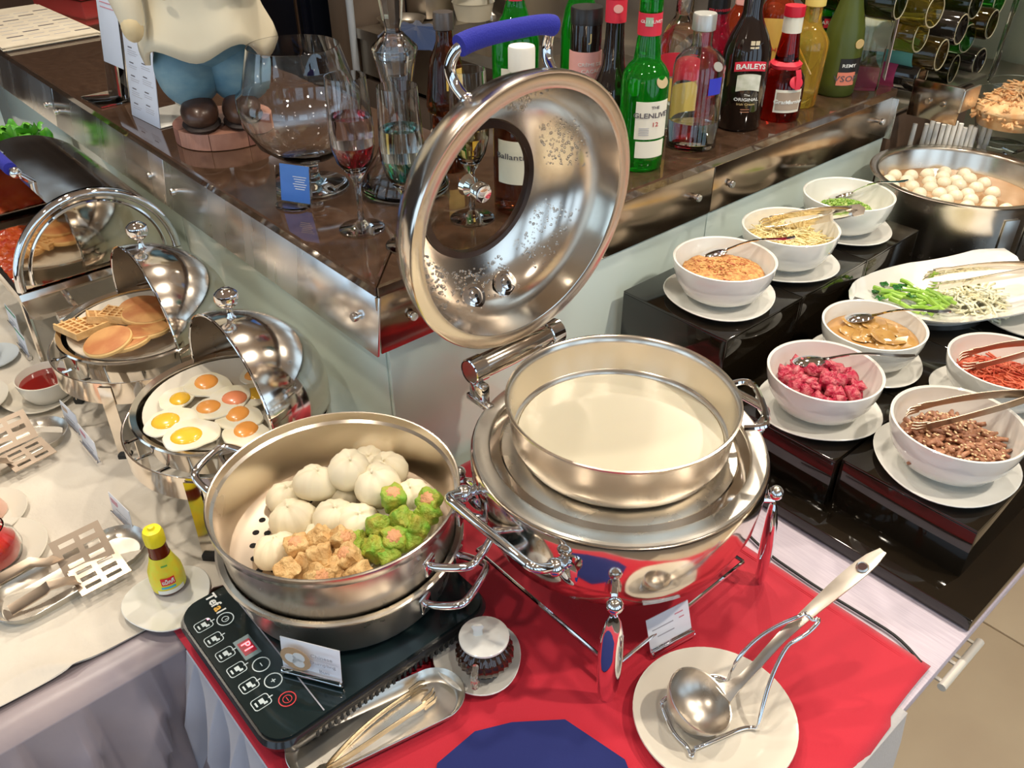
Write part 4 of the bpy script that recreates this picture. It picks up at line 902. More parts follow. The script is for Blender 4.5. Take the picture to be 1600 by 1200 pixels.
# ------------------------------------------------------------------ round chafers on the cream cloth
def round_chafer(cx, cy, label):
    t = thing('round_chafer', label, 'chafer', (cx, cy, .006))
    MB().lathe([(.1565, .115), (.158, .115), (.158, .156), (.1565, .1565), (.155, .156), (.155, .115), (.1565, .115)], 64).build('stand_ring', STEEL, t)
    mb = MB()
    for x in (-.075, -.025, .025, .075):
        l = math.sqrt(.1555 ** 2 - x * x); mb.tube([(x, -l, .124), (x, l, .124)], .003, 8)
    mb.build('cross_rods', CHROME, t)
    for k in range(4):
        a = math.radians(-45 + 90 * k); R = Matrix.Rotation(a, 3, 'Z')
        lg = MB().strip([R @ Vector(p) for p in ((.1585, 0, .15), (.159, 0, .11), (.160, 0, .06), (.162, 0, .012))], .022, .002, up=R @ Vector((1, 0, 0))).build('leg', STEEL, t)
        MB().bbox(R @ Vector((.162, 0, .008)), (.018, .022, .013), .003, rz=a).build('rubber_foot', RUBBER, lg)
    MB().lathe([(0, .128), (.11, .128), (.122, .134), (.128, .165), (.131, .177), (.1385, .180), (.140, .1825), (.138, .185), (.1295, .182), (.1245, .166), (.119, .138), (.108, .132), (0, .131)], 64).build('water_pan', STEEL, t)
    # quarter-sphere lid, open towards local -Y
    rl = .1385; oy = .012; n = 28; m_ = 16; zb = .178; kv = 1.10; th = .0022; ox = .0
    def dome(rr, nm, mt, par):
        mb = MB(); mb.grid(lambda a, b: Vector((ox + rr * math.cos(PI * a), oy + kv * rr * math.sin(PI * a) * math.cos(PI / 2 * b), zb + rr * math.sin(PI * a) * math.sin(PI / 2 * b))), n, m_)
        return mb
    a = dome(rl, 'lid', STEEL, t); b = dome(rl - th, 'lid', STEEL, t)
    # side collar below the dome
    oN = len(a.v); a.add(b.v, b.f)
    # close the shell along its rims
    for i in range(n):
        a.f.append((i, i + 1, oN + i + 1, oN + i)); k = m_ * (n + 1); a.f.append((k + i + 1, k + i, oN + k + i, oN + k + i + 1))
    lid_ = a.build('lid', STEEL, t, ang=60)
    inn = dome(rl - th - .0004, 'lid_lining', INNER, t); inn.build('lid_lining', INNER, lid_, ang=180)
    # rim bead round the opening arc and back collar
    MB().tube([(ox + (rl - .001) * math.cos(PI * i / 40), oy, zb + (rl - .001) * math.sin(PI * i / 40)) for i in range(41)], .0022, 8).build('lid_rim', CHROME, lid_)
    MB().lathe([(rl - .003, zb - .03), (rl, zb - .03), (rl, zb), (rl - .003, zb), (rl - .003, zb - .03)], 32, (ox, oy, 0), 0, PI).warp(lambda v: Vector((v.x, oy + (v.y - oy) * kv, v.z))).build('lid_collar', STEEL, lid_)
    kb = MB().lathe([(0, 0), (.008, .001), (.005, .006), (.0045, .016), (.009, .020), (.016, .026), (.0185, .034), (.017, .042), (.010, .048), (0, .0495)], 24, (ox, oy + .026, zb + rl - .004)).build('knob', CHROME, lid_)
    return t
e_ = Vector((-1.108, .372, .19)); p_ = Vector((-1.430, .366, .19))
ec = round_chafer(e_.x, e_.y, 'round steel chafer with half dome lid holding fried eggs'); pcf = round_chafer(p_.x, p_.y, 'round steel chafer with half dome lid holding pancakes and waffles')
for q, w_ in ((e_, 'fried eggs'), (p_, 'pancakes and waffles')):
    o = MB().lathe([(0, .0), (.098, .0), (.117, .006), (.1215, .0085), (.121, .0105), (.115, .008), (.096, .0032), (0, .003)], 56).build('food_plate', CREAM if w_[0] == 'f' else mat('beige_plate', (.74, .68, .58), .2, coat=.4), loc=(q.x, q.y, .176)); tag(o, 'round cream plate under the ' + w_ + ' in the chafer', 'plate')
EW = mat('egg_white', (.86, .82, .70), .2, coat=.5, var=(25, (.84, .76, .55)), sss=.1)
for i, (px, py, col, s, lb) in enumerate(((282, 626, 'y', .9, 'at the left edge behind the large yolk'), (400, 588, 'o', .9, 'farthest, half under the lid'), (323, 600, 'o', 1.05, 'at the back of the plate'), (400, 618, 'y', .95, 'at the back right by the lid rim'), (385, 674, 'o', 1., 'at the near right beside the steamer handle'), (260, 661, 'y', 1.1, 'leftmost on the plate'), (372, 650, 'o', 1., 'overlapping in the middle right'), (327, 639, 'o', 1., 'in the centre of the plate'), (367, 625, 'p', 1.02, 'right of centre with a pink yolk'), (292, 684, 'y', 1.12, 'nearest on the plate'))):
    z = .1885 + .0011 * i; q = at(px, py, z); rs = random.Random(50 + i); ph = rs.uniform(0, 6)
    t = thing('fried_egg', {'y': 'fried egg with bright yellow yolk ', 'o': 'fried egg with orange yolk ', 'p': 'fried egg with pinkish orange yolk '}[col] + lb, 'fried egg', (q.x, q.y, z), ph, group='fried eggs in the chafer')
    t.rotation_euler = (rs.uniform(-.06, .06), rs.uniform(-.06, .06), ph)
    MB().lathe([(0, 0), (.9, 0), (1., .0012), (.97, .003), (.8, .0036), (.5, .0042), (0, .005)], 36, fr=lambda a: .0335 * s * (1 + .09 * math.sin(2 * a + ph) + .05 * math.sin(3 * a + 2 * ph) + .025 * math.sin(7 * a))).warp(lambda v: v + Vector((.007, .003, 0))).build('egg_white', EW, t)
    YM = {'y': mat('yellow_yolk', (.86, .50, .04), .2, coat=.5, sss=.1), 'o': mat('orange_yolk', (.86, .36, .08), .25, coat=.4, sss=.1), 'p': mat('pink_yolk', (.84, .28, .13), .25, coat=.4, sss=.1)}[col]
    MB().ball((0, 0, .0040), .0185 * s, 20, 8, (1.08, .94, .24)).build('yolk', YM, t)
PCK = mat('pancake_top', (.45, .165, .055), .6, var=(14, (.60, .31, .11), None, .42, .6), bump=(60, .1)); PCS = mat('pancake_side', (.72, .46, .18), .65, bump=(70, .15))
for i, (px, py, z, s, tx, lb) in enumerate(((222, 482, .196, 1., .1, 'farthest pancake half under two others'), (228, 492, .203, 1., .15, 'dark edged pancake at the right of the plate'), (226, 517, .204, 1.05, .22, 'broad pancake in the middle right'), (203, 532, .204, .95, .2, 'narrow slice of pancake between two others'), (169, 534, .211, 1., .2, 'pancake lying frontmost with a brown centre'))):
    q = at(px, py, z); t = thing('pancake', lb + ' in the chafer', 'pancake', (q.x, q.y, z), 0, 'pancakes in the chafer'); t.rotation_euler = (-tx * .35, tx * .8, i * 1.1)
    R = .0405 * s
    MB().lathe([(0, -.0045), (R * .92, -.0045), (R, -.002), (R, .002), (R * .95, .004), (0, .0042)], 36).build('pancake_body', PCS, t); MB().lathe([(0, .0042), (R * .93, .0040), (R * .95, .0044), (R * .9, .0052), (0, .0056)], 36).build('browned_top', PCK, t)
WAF = mat('waffle', (.62, .36, .14), .6, var=(50, (.78, .50, .22)), bump=(90, .3))
for i, (px, py, z, a, tx, lb) in enumerate(((186, 493, .200, .3, .2, 'waffle piece standing behind the frontmost pancake'), (163, 496, .200, .7, .25, 'narrow waffle piece in the middle'), (130, 513, .198, 1.2, .05, 'large waffle quarter at the left of the plate'))):
    q = at(px, py, z); t = thing('waffle', lb, 'waffle', (q.x, q.y, z), 0, 'waffles in the chafer'); t.rotation_euler = (-tx, tx, a + .6); R = .075 if i == 2 else .058
    poly = [(-.028, -.028)] + [(-.028 + R * math.cos(k * PI / 2 / 8), -.028 + R * math.sin(k * PI / 2 / 8)) for k in range(9)]
    MB().prism(poly, -.005, .002).build('waffle_base', WAF, t)
    mb = MB()
    for k in range(6):
        o_ = -.028 + .002 + k * .0125; l = math.sqrt(max(0, R * R - (o_ + .028) ** 2)) - .002
        if l > .006: mb.box((o_, -.028 + l / 2, .0045), (.0035, l, .006)); mb.box((-.028 + l / 2, o_, .0045), (l, .0035, .0058))
    mb.build('waffle_ridges', WAF, t)

# ------------------------------------------------------------------ rectangular roll top chafer at the left
RU, RVc, RR, RZ = -1.655, .388, .157, .203; RL_ = .42
rt = thing('roll_top_chafer', 'long roll top steel chafer with mirror end panel and blue sleeved handle', 'chafer', (RU, RVc, .006))
zc = RZ - .006
Rm = Matrix(((0, 0, 1), (1, 0, 0), (0, 1, 0)))       # polygon x -> v, y -> z, extrude -> u
half = lambda r, n=40, dz_=0.: [(r * math.cos(PI * i / n), zc + dz_ + r * math.sin(PI * i / n)) for i in range(n + 1)]
end = MB().prism(half(RR - .006), -.012, -.004, R=Rm).build('end_panel', mat('mirror_steel', (.78, .72, .63), .05, 1.), rt)
MB().tube([(-.004, y, z) for y, z in half(RR - .008)] , .0085, 10).build('end_rim', CHROME, end); MB().tube([(-.0035, y, z) for y, z in half(RR - .030, dz_=.006)], .0035, 8).build('end_bead', CHROME, end)
MB().prism(half(RR - .006), -RL_, -RL_ + .008, R=Rm).build('end_panel', STEEL, rt)
mb = MB(); a0, a1 = math.radians(-2), math.radians(112)
def rl_(r):
    return lambda a, b: Vector((-.012 - (RL_ - .024) * b, r * math.cos(a0 + (a1 - a0) * a), zc + r * math.sin(a0 + (a1 - a0) * a)))
mb.grid(rl_(RR), 24, 1); nb = len(mb.v); mb.grid(rl_(RR - .002), 24, 1)
lid2 = mb.build('roll_lid', STEEL, rt, ang=60)
hy, hz = (RR + .03) * math.cos(a1), zc + (RR + .03) * math.sin(a1); by, bz = RR * math.cos(a1 - .08), zc + RR * math.sin(a1 - .08)
mb = MB(); mb.tube([(-.13, by, bz), (-.13, hy, hz), (-.135, hy - .003, hz + .002), (-.33, hy - .003, hz + .002), (-.335, hy, hz), (-.335, by, bz)], .0065, 10); h = mb.build('lid_handle', CHROME, lid2)
MB().tube([(-.15, hy - .003, hz + .002), (-.315, hy - .003, hz + .002)], .0125, 12).build('blue_handle_sleeve', MATS['blue_towelling'], h)
for x in (-.13, -.335): MB().ball((x, hy, hz), .011, 12, 8).build('handle_boss', CHROME, h)
# body pan
mb = MB(); rows = [(0.006, .150, zc - .002), (-.0, .157, zc - .006), (.004, .157, zc - .018), (-.004, .150, zc - .06), (-.02, .135, zc - .075), (-.05, .10, zc - .08)]
vs = []
for ox_, w_, z in rows: vs += [(-.012 + .010 + ox_ * .9 if x else -RL_ + .012 - .010 - ox_ * .9, s * w_, z) for x, s in ((1, -1), (1, 1), (0, 1), (0, -1))]
fs = [(k * 4 + i, k * 4 + (i + 1) % 4, (k + 1) * 4 + (i + 1) % 4, (k + 1) * 4 + i) for k in range(len(rows) - 1) for i in range(4)] + [(20, 21, 22, 23)]
mb.add(vs, fs).build('body_pan', STEEL, rt, ang=25)
mb = MB(); mb.tube([(.045, -.115, zc - .050), (.045, .125, zc - .050)], .0125, 14); hb = mb.build('bar_handle', STEEL, rt)
for y in (-.075, .085): MB().tube([(-.01, y, zc - .048), (.045, y, zc - .050)], .006, 8).build('handle_post', CHROME, hb)
for sx in (-.03, -RL_ + .03):
    for s in (-1, 1): MB().tube([(sx, s * .150, zc - .03), (sx + (.03 if sx > -.1 else -.03), s * .158, .0)], .006, 8).build('leg', STEEL, rt)
mb = MB(); mb.box((-RL_ / 2, -.012, zc - .03), (RL_ - .06, .27, .012)); mb.build('food_pan', DSTEEL, rt)
BEAN = mat('red_bean_sauce', (.42, .03, .01), .25, var=(40, (.55, .10, .02)), coat=.5, bump=(50, .6))
rb = MB().grid(lambda a, b: Vector((RU - .04 - (RL_ - .1) * a, RVc - .145 + .26 * b, RZ - .016 + .010 * mnoise.noise(Vector((a * 40, b * 22, 1))))), 60, 34).build('red_beans', BEAN, ang=180); tag(rb, 'red beans in sauce inside the open roll top chafer', 'beans', kind='stuff')

# ------------------------------------------------------------------ small things on the cream cloth
def cards2(p0, p1, h, label, header=None):
    def art(t, L, h_, Rx):
        lines(t, L, h_, Rx, [(.05, .42, .55), (.05, .26, .4)], GREYP)
        if header == 'green': lines(t, L, h_, Rx, [(0, .88, .9), (0, .84, .9), (0, .92, .9)], mat('green_print', (.03, .30, .15), .5))
        else: lines(t, L, h_, Rx, [(-.25, .80, .35), (-.25, .72, .35), (-.25, .64, .3)], TANP if header == 'tan' else PINKP)
    return card(p0, p1, h, label, art, z=.006, tilt=-4)
cards2((103, 660), (128, 685), .042, 'white card with a tan picture beside the spatula tray', 'tan'); cards2((131, 697), (157, 729), .042, 'white card with pink print just in front of the tan picture card', 'pink'); cards2((179, 806), (211, 838), .042, 'white card with pink print near the sauce bottle', 'pink')
cards2((17, 508), (34, 528), .045, 'green topped card under the roll top chafer', 'green'); cards2((32, 543), (48, 563), .045, 'green topped card nearer to the sauce cup', 'green')
def spatula(a, b, label, roll=0., up=(0, 0, 1)):
    """slotted turner: blade tip at a, handle end at b"""
    a = Vector(a); b = Vector(b); L = (b - a).length; t = thing('slotted_spatula', label, 'spatula'); aim(t, a, b, up)
    Rr = Matrix.Rotation(roll, 3, 'X'); bl, bw = .072, .056; mb = MB()
    for x0, x1 in ((0, .010), (.032, .040), (.062, .072)): mb.box(((x0 + x1) / 2, 0, 0), (x1 - x0, bw, .0014))
    for x0, x1 in ((.010, .032), (.040, .062)):
        for y in (-.0238, -.0085, .0085, .0238): mb.box(((x0 + x1) / 2, y, 0), (x1 - x0, .0084, .0014))
    mb.warp(lambda v: Rr @ v); mb.build('blade', DSTEEL, t)
    pts = [Rr @ Vector((bl - .004, 0, .001)), Rr @ Vector((bl + .012, 0, .012)), Vector((bl + .03, 0, .016)), Vector((L * .7, 0, .012)), Vector((L, 0, .006))]
    MB().strip(pts, [.022, .018, .02, .022, .022], .002, cup=.15).build('handle', DSTEEL, t)
oval_tray('spatula_tray', 'oval steel tray with two slotted spatulas near the sauce bottle', at(-6, 975, .008), at(228, 842, .008), .090)
oval_tray('spatula_tray', 'oval steel tray with two slotted spatulas cut off by the left edge', at(-130, 790, .008), at(104, 668, .008), .098)
spatula(at(166, 838, .050), at(-70, 955, .030), 'upper slotted spatula with raised blade in the tray near the sauce bottle', -.75); spatula(at(193, 874, .028), at(20, 962, .030), 'lower slotted spatula lying flat in the tray near the sauce bottle', -.1)
spatula(at(48, 660, .045), at(-120, 735, .03), 'upper slotted spatula with raised blade in the left edge tray', -.75); spatula(at(76, 694, .028), at(-90, 775, .03), 'lower slotted spatula in the left edge tray', -.1)
# sauce bottle on a saucer
saucer(264, 938, .006, .060, 'rounded white saucer under the yellow capped sauce bottle', ph=.3, tri=.06)
q = at(266, 914, .013)
sb = thing('sauce_bottle', 'small brown seasoning sauce bottle with yellow cap and yellow label', 'bottle', (q.x, q.y, .0125), face(q.x, q.y)); sb.scale = (.84, .84, 1.10)
SG = mat('brown_sauce_glass', (.16, .02, .004), .06, 0, .15, 1.45, coat=.5)
MB().lathe([(0, 0), (.024, 0), (.0275, .004), (.0285, .02), (.027, .034), (.0195, .05), (.0165, .060), (.0150, .078), (.0125, .088), (0, .088)], 40).build('bottle_body', SG, sb)
YL = mat('yellow_label', (.86, .62, .03), .4, var=(60, (.72, .75, .06)))
MB().lathe([(.0285, .006), (.0291, .02), (.0276, .0345), (.0203, .0505), (.0172, .060)], 40).build('wrap_label', YL, sb)
MB().lathe([(.0155, .079), (.0165, .080), (.0168, .096), (.0145, .1015), (.006, .103), (.005, .1065), (0, .107)], 30, fr=lambda a: 1 + .02 * math.cos(24 * a)).build('cap', mat('yellow_cap', (.88, .72, .02), .35), sb)
ZR = mat('red_logo', (.72, .01, .02), .4)
arc_label('logo_patch', .0287, .022, .0345, -.45, .35, ZR, sb); text_round('แม็กกี้', .0085, .0297, .028, -.05, WHITEP, sb, .0002)
arc_label('blue_swoosh', .0292, .0165, .0195, -.5, .3, mat('cyan_print', (.05, .45, .65), .5), sb); arc_label('white_print_band', .0288, .0065, .013, -.8, .8, WHITEP, sb); arc_label('green_leaf_print', .0205, .046, .051, -.25, .25, mat('leaf_print', (.15, .45, .08), .5), sb)
# red sauce cup, saucer, plate stack
saucer(64, 614, .006, .073, 'cream saucer under the cup of red sauce', CREAM, tri=.05, ph=.5)
q = at(70, 592, .05)
o = MB().lathe([(0, .002), (.030, .002), (.034, 0), (.038, .003), (.047, .018), (.051, .040), (.0515, .046), (.0495, .0465), (.0478, .040), (.0435, .018), (.034, .007), (0, .006)], 48).build('sauce_cup', CREAM, loc=(q.x, q.y, .0125)); tag(o, 'cream cup of dark red sauce beside the pancake chafer', 'cup')
o = MB().lathe([(0, .033), (.0460, .033), (.0455, .030), (0, .028)], 36).build('red_sauce', mat('red_syrup', (.20, .008, .006), .06, coat=.8), loc=(q.x, q.y, .0125)); tag(o, 'dark red sauce filling the cream cup', 'sauce', kind='stuff')
for k in range(3):
    q = at(-52, 632, .01 + .008 * k); o = MB().lathe([(0, .003), (.045, .003), (.048, 0), (.052, .003), (.073, .011), (.0735, .0135), (.05, .006), (0, .0055)], 40).build('stacked_plate', CREAM, loc=(q.x, q.y, .0065 + .008 * k)); tag(o, ['bottom', 'middle', 'top'][k] + ' plate of the cream stack at the left edge', 'plate', 'plates stacked at the left edge')
q = at(-12, 562, .01)
o = MB().lathe([(0, .003), (.03, .003), (.033, 0), (.036, .003), (.052, .010), (.0525, .012), (.034, .006), (0, .0055)], 36).build('small_saucer', CHINAB, loc=(q.x, q.y, .0065)); tag(o, 'blue grey saucer half out of the left edge', 'saucer')
o = MB().lathe([(0, 0), (.016, 0), (.02, .004), (.026, .028), (.0265, .032), (.0245, .032), (.019, .006), (0, .005)], 28).build('small_cup', CHINAB, loc=(q.x - .01, q.y - .006, .0125)); tag(o, 'blue grey cup on the saucer at the left edge', 'cup')
# jam jar and dessert plates at the left edge
saucer(-8, 866, .006, .075, 'round white plate under the jar of red jam', CREAM, tri=.0)
q = at(-14, 862, .03); j = thing('jam_jar', 'glass jar of bright red jam on a white plate at the left edge', 'jar', (q.x, q.y, .0125))
MB().lathe([(0, 0), (.032, 0), (.040, .006), (.044, .022), (.040, .040), (.031, .052), (.031, .062), (.029, .062), (.029, .052), (.038, .039), (.042, .022), (.038, .008), (0, .003)], 36).build('jar_glass', GLASS, j)
MB().lathe([(0, .0035), (.037, .008), (.041, .022), (.0375, .036), (0, .037)], 32).build('red_jam', mat('red_jam', (.62, .01, .012), .2, var=(30, (.75, .06, .04)), coat=.4), j)
saucer(-22, 806, .006, .062, 'round white plate with a pink pudding at the left edge', CREAM, tri=.0)
q = at(-26, 800, .02); o = MB().lathe([(0, 0), (.032, 0), (.034, .004), (.028, .024), (.024, .027), (0, .028)], 28).build('pink_pudding', mat('pink_pudding', (.72, .46, .36), .3, sss=.2), loc=(q.x, q.y, .0125)); tag(o, 'small pink pudding on the plate at the left edge', 'pudding')
# salad bowl beyond the roll top chafer
q = Vector((-2.33, .452, .17)); 
sv = thing('salad_stand', 'white salad bowl on a low stand behind the roll top chafer', 'bowl', (q.x, q.y, .006)); sv.scale = (.58, .58, 1)
MB().lathe([(0, .006), (.09, .006), (.10, 0), (.105, .006), (.05, .03), (.04, .12), (.05, .14), (.10, .150), (.150, .195), (.170, .235), (.167, .237), (.145, .200), (.09, .158), (0, .15)], 48).build('bowl_body', CHINA, sv)
LEAF = mat('lettuce_leaf', (.04, .26, .02), .4, var=(20, (.16, .46, .04)), coat=.2); CAB = mat('purple_cabbage', (.20, .02, .09), .4)
rs = random.Random(61)
for i in range(26):
    a = rs.uniform(0, 6.28); r = .055 * math.sqrt(rs.random()); x, y, z = q.x + .015 + r * math.cos(a), q.y + r * math.sin(a), .245 + .04 * (1 - r / .06) + rs.random() * .025; s = rs.uniform(.026, .040); ph = rs.uniform(0, 6)
    o = MB().grid(lambda u, v: Vector(((u - .5) * s * 2 * (1 - .3 * v), (v - .5) * s * 1.8, .012 * math.sin(u * 9 + ph) * (abs(u - .5) * 2 + .2) + .008 * math.sin(v * 8 + ph) + s * .5 * (u - .5) ** 2)), 10, 10).build('lettuce_leaf', LEAF, loc=(x, y, z), ang=180); o.rotation_euler = (rs.uniform(-.7, .7), rs.uniform(-.7, .7), ph); tag(o, 'curly green lettuce leaf in the salad bowl', 'lettuce', 'lettuce leaves in the salad bowl')
strands('cabbage_shreds', 'purple cabbage and yellow sprout shreds in the salad bowl', 'salad', Vector((q.x + .02, q.y - .06, .22)), 1, .03, .02, 40, .05, .0025, CAB, 63, rr=.03); 
strands('sprout_shreds', 'pale yellow sprout shreds at the front of the salad bowl', 'salad', Vector((q.x + .05, q.y - .02, .22)), 1, .025, .02, 40, .05, .0022, mat('yellow_shred', (.62, .60, .18), .4), 64, rr=.04)
# ------------------------------------------------------------------ glassware on the bar
TOPZ = BZ + .0006
def gl_thing(name, label, cat, px, py): q = at(px, py, BZ); return thing(name, label, cat, (q.x, q.y, TOPZ), face(q.x, q.y)), q
def shell(outer, t):       # open glass vessel: outer profile foot -> rim, walls t thick
    inn = [(max(0, r - t), z) for r, z in outer[::-1]]
    return inn
# giant brandy snifter
t, q = gl_thing('brandy_snifter', 'giant brandy snifter glass standing beside the wooden gnome base', 'glass', 489, 291)
h = zat(q.x, q.y, 70) - TOPZ
out = [(.0, 0), (.060, 0), (.064, .002), (.062, .0045), (.03, .009), (.016, .016), (.0135, .028), (.0145, .040), (.022, .048), (.05, .058), (.082, .082), (.101, .118), (.106, .145), (.104, .165), (.094, h * .72), (.083, h * .88), (.0745, h)]
inn = [(.0730, h), (.0815, h * .88), (.0925, h * .72), (.1023, .165), (.1042, .145), (.099, .119), (.080, .085), (.048, .062), (.0, .054)]
MB().lathe(out + inn, 64).build('snifter_body', CRYST, t, ang=60)
# flutes
def flute(px, py, ytop, R, label, liq, liq2, lev, name='champagne_flute'):
    t, q = gl_thing(name, label, 'glass', px, py); h = zat(q.x, q.y, ytop) - TOPZ; b = h * .36
    o = [(0, 0), (.034, 0), (.0365, .0015), (.034, .003), (.012, .007), (.0055, .015), (.0042, .04), (.0048, b * .8), (.007, b * .95), (.016, b + .010), (R * .80, b + .026), (R * .98, b + .050), (R * 1.0, b + .075), (R * .94, h * .82), (R * .88, h)]
    i_ = [(R * .88 - .0009, h), (R * .94 - .0011, h * .82), (R - .0013, b + .075), (R * .98 - .0013, b + .050), (R * .80 - .0013, b + .0275), (.013, b + .013), (0, b + .008)]
    MB().lathe(o + i_, 40).build('flute_body', CRYST, t, ang=60)
    zl = b + (h - b) * lev; e = .0003
    prof = [(0, b + .0085), (.0128, b + .0135), (R * .80 - .0013 - e, b + .028), (R * .98 - .0013 - e, b + .0505), (R - .0013 - e, b + .075)]
    zm = b + .052
    MB().lathe([p for p in prof if p[1] < zm] + [(R * .98 - .0016, zm), (0, zm)], 32).build('coloured_syrup', liq, t, ang=60)
    MB().lathe([(0, zm + .0003), (R * .98 - .0016, zm + .0003), (R - .0016, b + .075), (R * .965 - .0016, zl), (0, zl)], 32).build('clear_soda', liq2, t, ang=60)
RQ = mat('red_syrup_liquid', (.85, .02, .08), 0, 0, 1., 1.34); BQ = mat('teal_syrup_liquid', (.01, .50, .46), 0, 0, 1., 1.34); YQ = mat('golden_liquid', (.95, .82, .35), 0, 0, 1., 1.34)
flute(566, 357, 118, .0345, 'champagne flute with red syrup at the bottom', RQ, mat('rosy_soda', (.98, .84, .86), 0, 0, 1., 1.34), .62)
flute(640, 383, 134, .0325, 'champagne flute with teal syrup beside the lid rim', BQ, mat('aqua_soda', (.86, .97, .96), 0, 0, 1., 1.34), .62)
flute(738, 341, 108, .0310, 'champagne flute of golden wine behind the chafer lid', YQ, YQ, .62)
# decanter
t, q = gl_thing('decanter', 'tall cut crystal decanter with faceted stopper behind the flutes', 'decanter', 634, 296)
h1 = zat(q.x, q.y, 72) - TOPZ; k = h1
o = [(0, 0), (.070, 0), (.076, .004), (.078, .012), (.066, .035), (.045, .065), (.028, .11), (.0225, k * .50), (.0225, k * .62), (.027, k * .78), (.034, k * .93), (.038, k * .985), (.037, k), (.022, k * 1.06), (.0155, k * 1.09)]
i_ = [(.0140, k * 1.09), (.020, k * 1.05), (.033, k * .985), (.030, k * .92), (.0235, k * .78), (.0195, k * .62), (.0195, k * .50), (.025, .11), (.041, .067), (.061, .038), (.070, .014), (.066, .009), (0, .008)]
MB().lathe(o + i_, 48).build('decanter_body', CRYST, t, ang=60)
MB().lathe([(0, k * .82), (.0185, k * .82), (.0225, k * .95), (.0135, k * 1.07), (.0125, k * 1.12), (.016, k * 1.17), (.020, k * 1.30), (.028, k * 1.50), (.026, k * 1.62), (.012, k * 1.72), (0, k * 1.74)], 10).build('stopper', CRYST, t, ang=5)
# blue card in acrylic holder
a = at(424, 330, BZ); b = at(484, 352, BZ); m_ = (a + b) / 2
t = thing('acrylic_card_stand', 'clear acrylic stand with a blue card at the counter edge', 'card stand', (at(458, 322, BZ).x, at(458, 322, BZ).y, TOPZ), CAMROT - .35)
MB().lathe([(0, 0), (.026, 0), (.0275, .0015), (.026, .004), (0, .0045)], 32).warp(lambda v: Vector((v.x * 1.15, v.y * .85, v.z))).build('stand_foot', ACRYL, t)
Rx = Matrix.Rotation(math.radians(-10), 3, 'X')
MB().bbox((0, .004, .034), (.068, .0022, .060), .0005).warp(lambda v: Rx @ v).build('stand_pane', ACRYL, t)
MB().bbox((.006, -.000, .038), (.056, .0012, .062), .0004).warp(lambda v: Rx @ v).build('blue_card', mat('blue_card', (.05, .16, .55), .4, var=(8, (.09, .24, .62))), t)
mb = MB()
for i in range(6): mb.box((.016, -.0011, .050 - i * .004), (.026 - (i % 3) * .004, .0003, .0011))
mb.warp(lambda v: Rx @ v).build('printed_lines', WHITEP, t); 

# ------------------------------------------------------------------ bottles on the bar
def glassm(nm, col, rough=0., tr=.84): return mat(nm, col, rough, 0, tr, 1.45)
GREENG = glassm('green_bottle_glass', (.01, .50, .025)); BROWNG = glassm('brown_bottle_glass', (.22, .05, .012), 0., .95); DARKG = mat('dark_bottle_glass', (.014, .008, .006), .05, coat=.5); REDG = glassm('red_brown_liquor', (.60, .08, .02)); YELG = glassm('golden_liquor', (.92, .66, .10)); FROST = mat('frosted_olive_glass', (.10, .13, .02), .35, 0, .35, 1.45); OLIVE = glassm('olive_bottle_glass', (.40, .34, .06)); PINKG = glassm('raspberry_liquor', (.75, .03, .10))
def bottle(name, label, px, py, prof, m, cap=None, capm=None, top=None, parts=None, n=40, sq=None, rz=0., group='spirit bottles on the bar', pos=None, k=1.22):
    """prof: (r, z) from foot to mouth"""
    q = pos if pos else at(px, py, BZ); t = thing(name, label, 'bottle', (q.x, q.y, TOPZ), face(q.x, q.y) + rz, group); t.scale = (k, k, 1)
    fr = (lambda a: 1 / max(abs(math.cos(a)), abs(math.sin(a))) ** sq) if sq else None
    MB().lathe([(0, .001)] + prof + [(0, prof[-1][1])], n, fr=fr).build('bottle_body', m, t, ang=50)
    if cap: MB().lathe(cap, 28).build('cap', capm, t)
    if parts: parts(t)
    return t
def std(R, H, rn, sh, nk, base=.004):      # standard round bottle profile: shoulder starts at sh, neck at nk
    return [(R * .86, 0), (R, base), (R, sh), (R * .96, sh + (nk - sh) * .25), (R * .78, sh + (nk - sh) * .55), (rn * 1.3, sh + (nk - sh) * .85), (rn, nk), (rn * .95, H)]
BLK = mat('black_cap', (.02, .018, .018), .3); REDC = mat('red_cap', (.55, .01, .03), .35); WCAP = mat('white_cap', (.78, .76, .68), .4); YCAP = mat('cream_yellow_cap', (.78, .60, .16), .4); SILV = mat('silver_cap', (.55, .55, .52), .35, .6)
LW = mat('ivory_label', (.80, .78, .66), .5); LY = mat('amber_label', (.82, .58, .14), .5); LPK = mat('salmon_label', (.82, .42, .38), .5); LR = mat('scarlet_label', (.68, .03, .06), .5); LT = mat('taupe_label', (.42, .32, .24), .5)
# monk shaped brown liqueur
def p1(t):
    arc_label('neck_label', .0335, .150, .185, .0, .9, LY, t); arc_label('front_label', .0295, .03, .088, -.2, .9, LY, t); MB().tube([(.0315 * math.cos(i * .3), .0315 * math.sin(i * .3), .07) for i in range(21)], .0012, 6, closed=True).build('cord', mat('white_cord', (.7, .66, .58), .8), t)
bottle('liqueur_bottle', 'amber brown monk shaped liqueur bottle with yellow label and cord', 704, 263, [(.026, 0), (.029, .004), (.029, .095), (.0275, .102), (.036, .108), (.0375, .116), (.036, .132), (.029, .185), (.026, .198), (.019, .214), (.0145, .226), (.0135, .255)], BROWNG, [(0, .272), (.0165, .272), (.0175, .268), (.0175, .245), (.0145, .243)], mat('bronze_cap', (.12, .10, .09), .3, .5), parts=p1, k=1.0)
